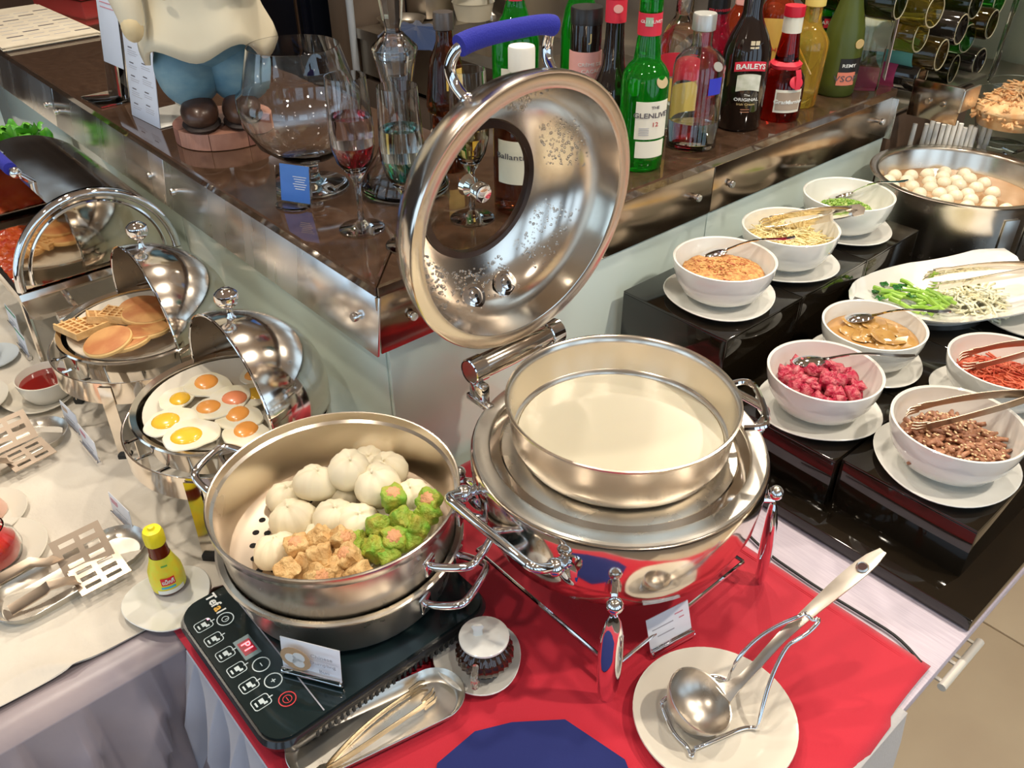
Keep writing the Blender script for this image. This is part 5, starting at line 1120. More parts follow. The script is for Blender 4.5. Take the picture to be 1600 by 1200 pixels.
# tall green square bottle behind the lid
def p2(t): arc_label('neck_band', .0155, .24, .268, -2, 2, LR, t); arc_label('front_label', .0395, .06, .12, -.6, .8, LW, t)
bottle('herbal_liqueur_bottle', 'bright green square shouldered bottle behind the blue lid handle', 806, 190, [(.034, 0), (.037, .005), (.037, .165), (.033, .185), (.020, .212), (.0145, .235), (.014, .29)], GREENG, [(0, .295), (.0155, .295), (.0155, .275), (.014, .272)], GREENG, parts=p2, sq=.45, k=1.3)
# whisky with white cap seen through the lid window
def p3(t): arc_label('front_label', .0352, .055, .125, -.9, .6, LW, t); text_round("Ballantine's", .013, .036, .10, -.15, DARKP, t); MB().lathe([(.0142, .222), (.0146, .222), (.0146, .225), (.0142, .225)], 24).build('cap_line', LR, t)
bottle('whisky_bottle', 'brown whisky bottle with white cap seen through the lid window', 815, 322, std(.035, .228, .0138, .155, .195), BROWNG, [(0, .258), (.0150, .258), (.0158, .255), (.0158, .222), (.014, .220)], WCAP, parts=p3, k=1.32)
# green gin
def p4(t): arc_label('neck_band', .0150, .255, .285, -2, 2, LT, t)
bottle('gin_bottle', 'dark green sloped shoulder bottle behind the pink labelled one', 902, 178, [(.030, 0), (.0325, .005), (.0325, .175), (.026, .215), (.016, .245), (.0135, .255), (.0135, .30)], GREENG, [(0, .305), (.015, .305), (.015, .268), (.014, .266)], mat('dark_green_cap', (.02, .10, .03), .4), parts=p4, sq=.4)
# creme de cacao: slim
def p5(t): arc_label('front_label', .0242, .125, .180, -1.4, 1.4, LPK, t); text_round('CRÈME DE', .0085, .0249, .158, .35, WHITEP, t); text_round('CACAO', .0095, .0249, .146, .45, WHITEP, t); text_round('J', .02, .0243, .205, .3, GOLDP, t)
q5 = at(909, 225, BZ)
bottle('cacao_bottle', 'slim dark bottle with black cap and salmon pink cacao label', 909, 225, [(.0225, 0), (.0240, .004), (.0240, .225), (.0235, .228)], DARKG, [(0, .254), (.0235, .254), (.0245, .252), (.0245, .226), (.022, .224)], BLK, parts=p5)
def p6(t): arc_label('neck_wrap', .0148, .238, .275, -3, 3, LR, t); MB().lathe([(0, 0), (.007, 0), (.007, .0006), (0, .0006)], 16, (.003, -.0152, .262), R=Matrix.Rotation(PI / 2, 3, 'X')).build('seal', LPK, t)
bottle('rum_bottle', 'dark brown long necked bottle with red neck wrap left of the green whisky', 950, 238, [(.030, 0), (.034, .004), (.034, .10), (.030, .128), (.024, .145), (.0175, .165), (.0145, .20), (.0135, .23), (.0135, .285)], DARKG, [(0, .29), (.015, .29), (.015, .273), (.0135, .27)], REDC, parts=p6)
# green single malt
def p7(t):
    arc_label('front_label', .0347, .062, .128, -.30, 1.25, LW, t); arc_label('lower_label', .0347, .028, .058, -.22, 1.15, LW, t); text_round('GLENLIVET', .0125, .0355, .104, .48, DARKP, t, .0001); text_round('THE', .007, .0355, .118, .52, DARKP, t); text_round('12', .011, .0355, .088, .55, mat('red_print', (.5, .05, .05), .5), t)
    mb = MB()
    for k in range(6): pass
    for k, z in enumerate((.082, .079, .076, .073, .070)): arc_label('printed_line', .0353, z, z + .0008, -.12, .30, GREYP, t, 6)
    MB().lathe([(0, 0), (.0105, 0), (.0105, .0008), (0, .0008)], 24, (.0235, -.0238, .160), R=Matrix.Rotation(.78, 3, 'Z') @ Matrix.Rotation(PI / 2 - .25, 3, 'X')).build('crest_seal', mat('tan_seal', (.52, .42, .24), .4), t)
    arc_label('neck_wrap', .0162, .232, .268, -3.1, 3.1, LR, t); text_round('GLENLIVET', .007, .0169, .255, .2, WHITEP, t)
    arc_label('neck_shield', .0170, .248, .262, -.35, .25, mat('green_shield', (.35, .5, .35), .5), t)
bottle('single_malt_bottle', 'bright green single malt whisky bottle with cream front label', 998, 258, [(.030, 0), (.0335, .004), (.0345, .03), (.0345, .155), (.033, .168), (.027, .180), (.0195, .190), (.0180, .205), (.0165, .225), (.0145, .232), (.0145, .285)], GREENG, [(0, .292), (.0165, .292), (.0165, .270), (.0148, .268)], GREENG, parts=p7)
# clear with pink and yellow label behind
def p8(t): arc_label('pink_label', .0335, .11, .155, -1.3, 1.3, LR, t, arch=8.); arc_label('yellow_label', .0335, .06, .105, -1.3, 1.3, LY, t); MB().lathe([(0, .262), (.0155, .262), (.0155, .275), (0, .275)], 20).build('stopper', REDC, t)
bottle('clear_liqueur_bottle', 'clear bottle with arched pink label behind the clear vodka', 1052, 196, std(.033, .262, .0140, .165, .215), GLASS, parts=p8)
# clear vodka, part empty
q = at(1079, 226, BZ); t = thing('vodka_bottle', 'clear round vodka bottle with silver cap, a quarter full', 'bottle', (q.x, q.y, TOPZ), face(q.x, q.y), 'spirit bottles on the bar'); t.scale = (1.24, 1.24, 1)
o = [(0, 0), (.036, 0), (.039, .003), (.039, .150), (.036, .164), (.027, .176), (.0165, .184), (.0150, .190), (.0150, .222)]; i_ = [(.0132, .222), (.0132, .188), (.0155, .181), (.0255, .1735), (.0340, .162), (.0370, .149), (.0370, .012), (.033, .009), (0, .008)]
MB().lathe(o + i_, 48).build('bottle_body', GLASS, t, ang=50); MB().lathe([(0, .0085), (.033, .0093), (.0366, .0125), (.0366, .052), (0, .052)], 36).build('clear_vodka', mat('clear_spirit', (.97, .98, .98), 0, 0, 1., 1.33), t)
MB().lathe([(0, .243), (.0165, .243), (.0175, .241), (.0175, .215), (.0150, .213)], 28).build('cap', SILV, t); arc_label('blue_patch', .0391, .108, .138, .45, 1.05, mat('cobalt_label', (.04, .05, .55), .4), t)
MB().lathe([(0, 0), (.0085, 0), (.0085, .0008), (0, .0008)], 20, (.027, -.027, .158), R=Matrix.Rotation(.78, 3, 'Z') @ Matrix.Rotation(PI / 2 - .45, 3, 'X')).build('medallion', SILV, t)
def p10(t): arc_label('neck_label', .0178, .205, .245, -1.5, 1.5, BLK, t); text_round('STRAWBERRY', .007, .0186, .212, .25, LR, t)
bottle('strawberry_liqueur_bottle', 'raspberry red liqueur bottle with black neck label behind the vodka', 1103, 178, [(.030, 0), (.034, .004), (.034, .13), (.030, .155), (.021, .175), (.0172, .195), (.0172, .255)], PINKG, [(0, .265), (.018, .265), (.018, .25), (.017, .248)], BLK, parts=p10)
def p11(t): MB().lathe([(.0165, .19), (.0185, .192), (.018, .24), (.016, .25)], 20, fr=lambda a: 1 + .06 * math.sin(7 * a)).build('foil_wrap', LPK, t)
bottle('round_brandy_bottle', 'red brown bulbous brandy bottle behind the irish cream', 1146, 146, [(.030, 0), (.036, .006), (.040, .05), (.041, .10), (.036, .150), (.026, .175), (.0165, .192), (.0150, .25)], REDG, [(0, .262), (.016, .262), (.016, .25), (.015, .248)], REDC, parts=p11)
# irish cream
def p12(t):
    arc_label('arched_label', .0372, .122, .140, -.42, .95, LR, t, arch=6.); text_round('BAILEYS', .0135, .0381, .1305, .27, WHITEP, t, .0003, arch=6.)
    arc_label('picture', .0372, .085, .116, -.25, .75, mat('pastoral_print', (.50, .52, .40), .5, var=(60, (.75, .75, .66))), t, arch=12.); text_round('ORIGINAL', .0085, .0375, .066, .24, WHITEP, t, .0001); text_round('The', .006, .0375, .075, .24, WHITEP, t); text_round('Irish Cream', .006, .0375, .057, .24, GOLDP, t)
    for z in (.046, .041): arc_label('gold_line', .0372, z, z + .0012, .05, .42, mat('copper_print', (.5, .22, .12), .4), t, 6)
    for dx in (-.10, .10):
        for dz_ in (-.0055, .0055): arc_label('emblem', .0335, .167 + dz_ - .004, .167 + dz_ + .004, .32 + dx * 1.1 - .09, .32 + dx * 1.1 + .09, mat('cream_emblem', (.72, .62, .42), .4), t, 4)
bottle('irish_cream_bottle', 'dark irish cream bottle with red arched label facing the camera', 1151, 196, [(.033, 0), (.0365, .005), (.037, .145), (.0355, .158), (.029, .180), (.0185, .206), (.0150, .222), (.0145, .285)], DARKG, [(0, .295), (.0155, .295), (.0155, .26), (.0145, .258)], BLK, parts=p12, k=1.28)
def p13(t): arc_label('front_label', .0338, .07, .165, -1.2, 1.2, LY, t, arch=4.); text_round('KAHLUA', .013, .0346, .10, .15, LR, t); arc_label('neck_wrap', .0165, .20, .235, -2, 2, LPK, t)
bottle('coffee_liqueur_bottle', 'amber coffee liqueur bottle with yellow label behind the irish cream', 1197, 142, std(.033, .27, .0145, .165, .21), REDG, [(0, .28), (.0155, .28), (.0155, .255), (.0145, .253)], LPK, parts=p13)
def p14(t):
    arc_label('front_label', .0362, .022, .068, -.25, 1.05, LW, t); arc_label('label_panel', .0368, .027, .063, -.17, .98, LT, t); text_round('Grand', .011, .0375, .044, .10, WHITEP, t, .0002); text_round('Marnier', .010, .0375, .044, .68, WHITEP, t, .0002)
    MB().lathe([(.020, .104), (.0255, .104), (.0265, .111), (.020, .118)], 28, fr=lambda a: 1 + .05 * math.sin(5 * a)).build('ribbon', LR, t); MB().lathe([(0, 0), (.012, 0), (.0125, .001), (.011, .0018), (0, .002)], 20, (.021, -.031, .083), R=Matrix.Rotation(.6, 3, 'Z') @ Matrix.Rotation(PI / 2 - .3, 3, 'X')).build('wax_seal', LR, t)
    MB().strip([(.021, -.030, .108), (.024, -.032, .095), (.025, -.033, .070)], .010, .001, up=(.6, -.8, 0)).build('ribbon_tail', LR, t); arc_label('neck_foil', .0152, .172, .202, -3.1, 3.1, LW, t)
bottle('orange_liqueur_bottle', 'squat orange liqueur bottle with red ribbon and wax seal', 1214, 183, [(.032, 0), (.036, .005), (.0362, .07), (.034, .086), (.027, .100), (.0205, .112), (.019, .13), (.0165, .155), (.0148, .172), (.0145, .205)], mat('cognac_red_liquor', (.45, .015, .01), 0, 0, 1., 1.45), [(0, .222), (.0165, .222), (.0168, .220), (.0168, .203), (.015, .201)], REDC, parts=p14)
def p15(t): MB().tube([(-.015, -.026, .13), (.0, -.031, .10), (.012, -.029, .075)], .0016, 6).build('raised_line', GOLDP, t)
bottle('herb_liqueur_bottle', 'golden yellow liqueur bottle with cream cap and herb sprig', 1246, 163, [(.026, 0), (.029, .004), (.0305, .05), (.033, .12), (.0325, .135), (.026, .15), (.018, .162), (.0135, .178), (.0128, .21)], YELG, [(0, .25), (.0165, .25), (.0172, .247), (.0165, .205), (.013, .203)], YCAP, parts=p15, k=1.28)
def p16(t): arc_label('front_label', .0325, .12, .15, -1.2, 1.2, BLK, t); arc_label('red_disc', .0330, .125, .145, .1, .6, LR, t); text_round('MARTINI', .011, .0335, .136, .35, WHITEP, t)
bottle('vermouth_bottle', 'green vermouth bottle with red disc label between two golden ones', 1268, 124, std(.032, .29, .0140, .16, .22), GREENG, parts=p16)
def p17(t):
    arc_label('dark_label', .0338, .05, .085, .05, 1.3, BLK, t); arc_label('coral_label', .0343, .028, .056, .02, .95, mat('coral_label', (.72, .22, .14), .5), t); text_round('REMY', .010, .0346, .070, .52, WHITEP, t, .0001); text_round('VSOP', .018, .0350, .042, .48, DARKP, t)
    MB().lathe([(0, 0), (.010, 0), (.010, .001), (0, .001)], 20, (.026, -.0205, .115), R=Matrix.Rotation(.9, 3, 'Z') @ Matrix.Rotation(PI / 2, 3, 'X')).build('gold_seal', GOLDP, t)
bottle('cognac_bottle', 'frosted olive cognac bottle with coral label near the counter end', 1302, 145, [(.029, 0), (.0325, .005), (.0335, .03), (.0335, .11), (.030, .145), (.021, .185), (.0155, .215), (.0140, .24), (.0135, .29)], FROST, [(0, .30), (.0150, .30), (.0150, .255), (.0138, .253)], mat('dark_green_foil', (.05, .07, .02), .35), parts=p17, k=1.3)
def p18(t): MB().bbox((.0345, -.0, .12), (.001, .022, .20), .0003).build('side_label', mat('rose_strip_label', (.72, .52, .50), .5, var=(30, (.8, .72, .68))), t)
bottle('square_gin_bottle', 'tall square clear bottle with pink side strip at the counter end', 1346, 136, [(.025, 0), (.0265, .004), (.0265, .235), (.024, .248), (.016, .258), (.0145, .285)], mat('pale_green_clear_glass', (.90, .95, .86), 0, 0, 1., 1.45), [(0, .30), (.0155, .30), (.0155, .28), (.0145, .278)], SILV, parts=p18, sq=.62, rz=.2, k=1.3)

# ------------------------------------------------------------------ gnome statue
gq = at(352, 212, BZ)
gn = thing('gnome_statue', 'painted garden gnome statue in cream coat and blue trousers on a wooden disc', 'statue', (gq.x, gq.y, TOPZ), face(gq.x, gq.y))
seg = [mat('wood_segment_a', (.40, .20, .14), .5, var=(40, (.34, .16, .11), (1, 8, 1))), mat('wood_segment_b', (.52, .26, .19), .5, var=(40, (.46, .22, .15), (1, 8, 1))), mat('wood_segment_c', (.28, .13, .10), .5, var=(40, (.23, .10, .08), (1, 8, 1)))]
nseg = 8
for i in range(nseg):
    a0, a1 = 2 * PI * i / nseg + .008 - 1.9, 2 * PI * (i + 1) / nseg - .008 - 1.9
    mb = MB(); poly = [(0, 0)] + [(.096 * math.cos(a0 + (a1 - a0) * k / 8), .096 * math.sin(a0 + (a1 - a0) * k / 8)) for k in range(9)]
    mb.prism(poly, .001, .033).build('wood_segment', seg[(i * 2 + i // 3) % 3], gn)
SHOE = mat('brown_black_shoe', (.045, .022, .016), .35, var=(8, (.10, .05, .03)), coat=.2); JEAN = mat('washed_blue_trousers', (.10, .24, .34), .6, var=(12, (.22, .36, .42), (1, 1, 2)), bump=(30, .2)); COAT = mat('cream_painted_coat', (.74, .68, .52), .55, var=(5, (.68, .60, .44))); SKIN = mat('painted_skin', (.72, .58, .34), .5)
for s, fwd in ((-1, -.035), (1, -.040)):
    MB().ball((s * .039, fwd, .062), 1, 22, 14, (.036, .060, .031)).warp(lambda v: Vector((v.x, v.y, max(v.z, .040)))).build('shoe', SHOE, gn); MB().ball((s * .039, fwd, .041), 1, 22, 8, (.0375, .061, .010)).build('shoe_sole', mat('shoe_sole', (.03, .02, .018), .6), gn)
mb = MB(); mb.ball((-.045, .005, .135), 1, 26, 18, (.062, .066, .072)); mb.build('trouser_leg', JEAN, gn); mb = MB(); mb.ball((.048, .005, .135), 1, 26, 18, (.064, .068, .074)); mb.build('trouser_leg', JEAN, gn)
MB().ball((0, .01, .195), 1, 30, 16, (.100, .085, .062)).build('trouser_seat', JEAN, gn)
def wav(v):
    a = math.atan2(v.y, v.x); k = max(0, (.30 - v.z) / .12); q_ = 1 + .07 * min(1, k) * math.sin(5 * a + .9); return Vector((v.x * q_, v.y * q_ * .88, v.z + (.016 * math.sin(5 * a + .9) - .008 * math.cos(2 * a)) * min(1, k)))
MB().lathe([(.118, .175), (.128, .176), (.124, .20), (.112, .235), (.104, .27), (.108, .31), (.112, .35), (.105, .40), (.085, .435), (.05, .455), (0, .46), (0, .44), (.09, .40), (.10, .30), (.108, .21), (.118, .175)], 60).warp(wav).build('coat', COAT, gn, ang=180)
for k, z in enumerate((.285, .335, .385)): MB().lathe([(0, 0), (.008, 0), (.009, .002), (.006, .004), (0, .003)], 14, (-.056, -.089, z), R=Matrix.Rotation(-.55, 3, 'Z') @ Matrix.Rotation(PI / 2, 3, 'X')).build('coat_button', TANP, gn)
mb = MB(); mb.tube([(-.095, -.01, .40), (-.125, -.03, .36), (-.130, -.055, .315), (-.120, -.075, .27), (-.118, -.082, .235)], [.038, .036, .031, .026, .02], 14); mb.build('sleeve', COAT, gn)
MB().ball((-.120, -.085, .235), 1, 14, 10, (.019, .021, .026)).build('hand', SKIN, gn)
mb = MB(); mb.tube([(.095, -.01, .40), (.125, -.03, .36), (.115, -.07, .33), (.075, -.098, .32)], [.038, .036, .030, .024], 14); mb.build('sleeve', COAT, gn); MB().ball((.06, -.103, .318), 1, 14, 10, (.024, .019, .02)).build('hand', SKIN, gn)
MB().ball((0, -.01, .50), .065, 22, 14).build('head', SKIN, gn); MB().ball((0, -.045, .455), 1, 20, 12, (.055, .035, .075)).build('beard', mat('white_beard', (.75, .72, .66), .7), gn); MB().ball((0, -.078, .51), .014, 12, 8).build('nose', SKIN, gn); MB().lathe([(.072, .52), (.076, .53), (.055, .60), (.025, .68), (0, .73)], 28).build('hat', mat('red_hat', (.5, .03, .03), .6), gn)

# ------------------------------------------------------------------ menus and newspaper
def panel(c, w_, h_, tilt, name, m, par, th=.002): 
    Rx = Matrix.Rotation(tilt, 3, 'X'); return MB().bbox((0, 0, h_ / 2), (w_, th, h_), .0005).warp(lambda v: Rx @ v + Vector(c)).build(name, m, par), Rx
mA = at(207, 180, BZ); mB_ = at(251, 202, BZ); mc = (mA + mB_) / 2
mn = thing('menu_stand', 'white folded menu stand printed with small columns beside the gnome', 'menu', (mc.x, mc.y, TOPZ), math.atan2(mB_.y - mA.y, mB_.x - mA.x)); mw = (mB_ - mA).length
PLAS = mat('white_plastic_sheet', (.78, .76, .70), .35); MEN = mat('menu_paper', (.66, .72, .84), .4)
_, Rx = panel((0, 0, 0), mw, .34, math.radians(-8), 'menu_front', MEN, mn)
MB().bbox((0, .052, .0012), (mw, .104, .0022), .0005).build('menu_foot', PLAS, mn); panel((0, .102, 0), mw, .34, math.radians(8), 'menu_back', PLAS, mn)
rs = random.Random(71); hd = MB(); ln = MB()
for cx_, top_ in ((-.22, .25), (.22, .235)):
    z = top_
    while z > .03:
        hd.box((cx_ * mw - .06 * mw, -.0013, z), (.14 * mw, .0003, .0022)); z -= .006
        for k in range(rs.choice([2, 2, 3])):
            l = rs.uniform(.24, .36) * mw; ln.box((cx_ * mw - .16 * mw + l / 2, -.0013, z), (l, .0003, .0010)); z -= .0042
        z -= .012
hd.warp(lambda v: Rx @ v).build('menu_headings', DARKP, mn); ln.warp(lambda v: Rx @ v).build('menu_lines', GREYP, mn)
MB().lathe([(0, 0), (.010, 0), (.010, .0003), (0, .0003)], 18, (0, 0, 0), R=Matrix.Rotation(PI / 2, 3, 'X')).warp(lambda v: Rx @ (v + Vector((.30 * mw, -.0012, .285)))).build('menu_logo', PINKP, mn)
a2, b2_ = at(178, 148, BZ), at(204, 160, BZ)
nA = thing('leaflet_stand', 'narrow acrylic leaflet stand half hidden behind the white menu', 'menu', (at(186, 152, BZ).x, at(186, 152, BZ).y, TOPZ), mn.rotation_euler.z)
_, Rx2 = panel((0, 0, 0), .115, .34, math.radians(-8), 'stand_pane', ACRYL, nA, .003); MB().bbox((0, -.0025, .195), (.105, .001, .25), .0003).warp(lambda v: Rx2 @ v).build('leaflet', MEN, nA)
MB().bbox((-.0, -.03, .0018), (.115, .07, .003), .001).build('stand_foot', ACRYL, nA)
mb = MB()
for z in (.21, .20, .19): mb.box((0, -.0034, z), (.07, .0003, .002))
mb.warp(lambda v: Rx2 @ v).build('leaflet_lines', PINKP, nA); MB().lathe([(0, 0), (.022, 0), (.022, .0003), (0, .0003)], 18, R=Matrix.Rotation(PI / 2, 3, 'X')).warp(lambda v: Rx2 @ (v + Vector((0, -.0033, .265)))).build('leaflet_logo', PINKP, nA)
# newspaper
n0, n1_, n2 = at(155, 52, BZ), at(8, 80, BZ), at(60, 14, BZ)
ax = (n1_ - n0); np_ = thing('newspaper', 'folded newspaper lying on the bar behind the menus', 'newspaper', (0, 0, TOPZ), 0)
NEWS = mat('newsprint', (.66, .60, .48), .8, var=(20, (.60, .53, .42))); corner = [at(158, 56, BZ), at(8, 82, BZ), at(-60, 30, BZ), at(60, 12, BZ)]
for k in range(4): MB().prism([(p.x + .006 * math.sin(k * 2), p.y + .005 * math.cos(k * 3)) for p in corner], .0005 + k * .0028, .0028 + k * .0028).build('page', NEWS, np_)
e1 = (corner[1] - corner[0]); e2 = (corner[3] - corner[0]); mbh = MB(); mbl = MB(); rs = random.Random(73); ang_ = math.atan2(e1.y, e1.x)
for r in range(9):
    for cc in range(4):
        p = corner[0] + e1 * (.1 + .22 * cc) + e2 * (.12 + .085 * r)
        (mbh if (r + cc) % 4 == 0 else mbl).box((p.x, p.y, .0115), (e1.length * .17, .010 if (r + cc) % 4 == 0 else .004, .0004), rz=ang_)
mbh.build('headline_print', DARKP, np_)['kind'] = 'stuff'; mbl.build('text_print', GREYP, np_)['kind'] = 'stuff'
rp = at(92, 0, BZ)
rt_ = thing('red_box', 'red lidded box behind the newspaper on the bar', 'box', (rp.x - .1, rp.y + .09, TOPZ), .2); MB().bbox((0, 0, .03), (.34, .16, .06), .006).build('box_body', mat('red_lacquer', (.6, .02, .03), .4), rt_); MB().bbox((0, 0, .068), (.35, .17, .016), .004).build('box_lid', MATS['red_lacquer'], rt_)
# ------------------------------------------------------------------ behind the bar
SK = mat('dull_sink_steel', (.55, .50, .43), .35, 1., rvar=(10, .28, .42)); SKD = mat('under_counter_brown', (.10, .075, .06), .5)
sz = .15; s0 = at(549, 47, sz); s1_ = at(773, 103, sz)
sv0 = (s0.y + s1_.y) / 2; sx0, sx1 = s0.x - .02, -1.44
sk = thing('sink_counter', 'stainless steel sink counter with open shelf behind the bar', 'counter', (0, 0, FLOOR))
dd = .62
def zf(z): return z - FLOOR
# top with two basins: strips round the openings
bas = [(sx0 + .25, sx0 + .75), (sx1 - .95, sx1 - .35)]
mb = MB(); xs = [sx0, bas[0][0], bas[0][1], bas[1][0], bas[1][1], sx1]
for i in (0, 2, 4): mb.box(((xs[i] + xs[i + 1]) / 2, sv0 + dd / 2, zf(sz) - .02), (xs[i + 1] - xs[i], dd, .04))
for a, b in bas:
    mb.box(((a + b) / 2, sv0 + .05, zf(sz) - .02), (b - a, .10, .04)); mb.box(((a + b) / 2, sv0 + dd - .06, zf(sz) - .02), (b - a, .12, .04))
mb.build('steel_top', SK, sk)
for a, b in bas:
    mb = MB(); y0, y1 = sv0 + .10, sv0 + dd - .12; zb = zf(sz) - .18; zt = zf(sz) - .002
    vs = [(a, y0, zt), (b, y0, zt), (b, y1, zt), (a, y1, zt), (a + .02, y0 + .02, zb), (b - .02, y0 + .02, zb), (b - .02, y1 - .02, zb), (a + .02, y1 - .02, zb)]
    mb.add(vs, [(0, 1, 5, 4), (1, 2, 6, 5), (2, 3, 7, 6), (3, 0, 4, 7), (4, 5, 6, 7)]).build('basin', SK, sk)
MB().box(((sx0 + sx1) / 2, sv0 + .02, zf(sz) - .115), (sx1 - sx0, .015, .14)).build('front_apron', SK, sk)
for i in range(4): MB().bbox((sx0 + (sx1 - sx0) * (i + .5) / 4, sv0 + .03, zf(sz) - .5), ((sx1 - sx0) / 4 - .01, .02, .58), .004).build('cupboard_door', SKD, sk)
MB().box(((sx0 + sx1) / 2, sv0 + .33, .35), (sx1 - sx0, .56, .6)).build('cupboard_body', SKD, sk)
MB().box(((sx0 + sx1) / 2, sv0 + dd + .01, zf(sz) + .12), (sx1 - sx0, .02, .28)).build('splashback', SK, sk)
def on_sink(px, py): q = at(px, py, sz); return Vector((q.x, q.y, sz + .0005))
q = on_sink(652, 62); o = MB().lathe([(0, .05), (.09, .045), (.15, .012), (.17, 0), (0, 0)], 40).warp(lambda v: Vector((v.x * 1.15, v.y * .8, v.z * (1 + .5 * mnoise.noise(v * 22)) + .015 * mnoise.noise(v * 40)))).build('crumpled_cloth', mat('dark_blue_cloth', (.01, .03, .10), .85, sheen=.3), loc=q); tag(o, 'crumpled dark blue cloth on the sink edge', 'cloth')
q = on_sink(672, 26); t = thing('steel_container', 'tall brushed steel container standing on the sink counter', 'container', q); MB().bbox((0, 0, .075), (.16, .16, .15), .025).build('container_body', SK, t); MB().bbox((0, 0, .157), (.175, .175, .014), .005).build('container_rim', SK, t)
for k, (px, py, r_2, h2, lb) in enumerate(((628, 40, .10, .03, 'shallow steel pan on the sink counter behind the decanter stopper'), (740, 30, .09, .07, 'pale bowl on the sink counter behind the brown liqueur bottle'), (612, 24, .06, .12, 'clear measuring jug on the sink counter'))):
    q = on_sink(px, py); o = MB().lathe([(0, 0), (r_2 * .8, 0), (r_2, h2), (r_2 * 1.04, h2 + .002), (r_2 * .97, h2), (r_2 * .76, .006), (0, .006)], 32).build(('shallow_pan', 'pale_bowl', 'measuring_jug')[k], (SK, mat('pale_plastic', (.55, .52, .42), .4), ACRYL)[k], loc=q); tag(o, lb, ('pan', 'bowl', 'jug')[k])
q = on_sink(765, 26); t = thing('sink_faucet', 'chrome sink faucet with curved spout behind the bar', 'faucet', q)
MB().lathe([(0, 0), (.03, 0), (.03, .01), (.015, .02), (.014, .12), (0, .122)], 20).build('faucet_body', CHROME, t); MB().tube([(0, 0, .11), (0, -.02, .16), (0, -.08, .19), (0, -.15, .17), (0, -.17, .13)], .010, 10).build('spout', CHROME, t); MB().tube([(0, 0, .12), (.05, .01, .15)], .006, 8).build('lever', CHROME, t)
# tall dark fridge and column with a bright post left of the sink
fq = at(470, 70, .15)
fr_ = thing('bar_fridge', 'tall black bar fridge behind the snifter glass', 'fridge', (s0.x - .55, sv0 + .30, FLOOR)); MB().bbox((-.14, 0, .95), (.62, .6, 1.88), .01).build('fridge_body', mat('fridge_black', (.006, .008, .014), .25), fr_); MB().bbox((-.14, -.31, .95), (.60, .03, 1.8), .006).build('fridge_door', mat('fridge_door_black', (.006, .008, .016), .15), fr_); MB().tube([(.12, -.345, .7), (.12, -.345, 1.3)], .01, 8).build('fridge_handle', CHROME, fr_)
cl = thing('grey_column', 'brown grey column with a pale edge post between fridge and sink', 'column', (s0.x - .14, sv0 + .14, FLOOR)); MB().bbox((0, 0, 1.28), (.18, .28, 2.56), .006).build('column_shaft', mat('column_brown', (.16, .12, .09), .5), cl); MB().tube([(.105, -.15, .0), (.105, -.15, 2.5)], .016, 10).build('edge_post', mat('pale_blue_post', (.55, .62, .70), .4, .3), cl)
# back shelf unit behind the bottles
bs = thing('back_shelf', 'pale lit back shelf with glass and steel trays behind the bottles', 'shelf', (-2.15, 3.05, FLOOR))
LITG = mat('pale_yellow_glass', (.62, .62, .42), .2)
MB().bbox((.55, .3, 1.35), (2.4, .03, 1.5), .005).build('back_panel', LITG, bs)
for z, m_ in ((.62, SK), (1.02, SK), (1.38, mat('shelf_glass', (.55, .60, .52), .1)), (1.75, MATS['shelf_glass'])): MB().bbox((.55, .05, z), (2.4, .46, .03), .004).build('shelf_board', m_, bs)
for x in (-.62, .55, 1.72): MB().bbox((x, .05, 1.0), (.03, .46, 2.0), .004).build('shelf_upright', SKD, bs)
for k, (x, y, w_, lb) in enumerate(((-1.95, 3.05, .30, 'pale blue grey steel tray on the back shelf'), (-1.40, 3.02, .26, 'brown tray on the back shelf'))):
    o = MB().bbox((0, 0, .06), (w_, .26, .12), .012).build('shelf_tray', (mat('blue_grey_tray', (.30, .36, .40), .4, .4), SKD)[k], loc=(x, y, FLOOR + 1.0355)); tag(o, lb, 'tray')

# ------------------------------------------------------------------ wine bottles lying in the rack beyond the counter end
RKZ = .33
rk = thing('wine_rack', 'steel bottle rack bracket with two bolts at the counter end', 'rack', (BU, BV + FAR_V + .02, 0))
MB().bbox((-.22, .25, RKZ - .012), (.42, .50, .008), .002).build('rack_shelf', SK, rk)
rb_ = MB().bbox((.075, .02, .362), (.12, .006, .085), .003).build('rack_bracket', FASR, rk)
MB().bbox((.135, .055, .375), (.006, .08, .05), .002).build('rack_rail', SATIN, rk)
for x in (.06, .095): MB().lathe([(0, .006), (.006, .006), (.007, .003), (.007, 0), (0, 0)], 14, (x, .0165, .362), R=Matrix.Rotation(PI / 2, 3, 'X')).build('bolt', CHROME, rb_)
MB().bbox((-.22, .25, .05), (.40, .44, .50), .006).build('rack_cabinet', BROWNW, rk)
wine_prof = [(0, .012), (.020, .010), (.031, .002), (.0345, .0), (.0375, .004), (.0378, .19), (.034, .212), (.020, .232), (.0148, .25), (.0142, .295), (.0155, .297), (.0155, .303), (0, .304)]
WG = [glassm('wine_glass_olive', (.50, .40, .05), 0, .95), glassm('wine_glass_dark', (.05, .06, .012), 0, .9), glassm('wine_glass_green', (.04, .32, .03), 0, .92), glassm('wine_glass_brown', (.22, .15, .03), 0, .95), mat('wine_glass_black', (.012, .010, .008), .06, coat=.5)]
wme = [MB().lathe(wine_prof, 40).mesh('bottle_body', g_, 50) for g_ in WG]
wring = MB().lathe([(.0315, -.0005), (.0335, -.0015), (.0350, -.0005), (.0335, .001), (.0315, -.0005)], 36).mesh('base_highlight_ring', mat('glass_highlight', (.62, .55, .36), .15, 0, .3, 1.45))  # paler ring painted in as the bright highlight round each bottle base
WL = [LW, mat('teal_label', (.10, .36, .36), .5), mat('magenta_label', (.45, .05, .15), .5)]
base_u = BU + .015
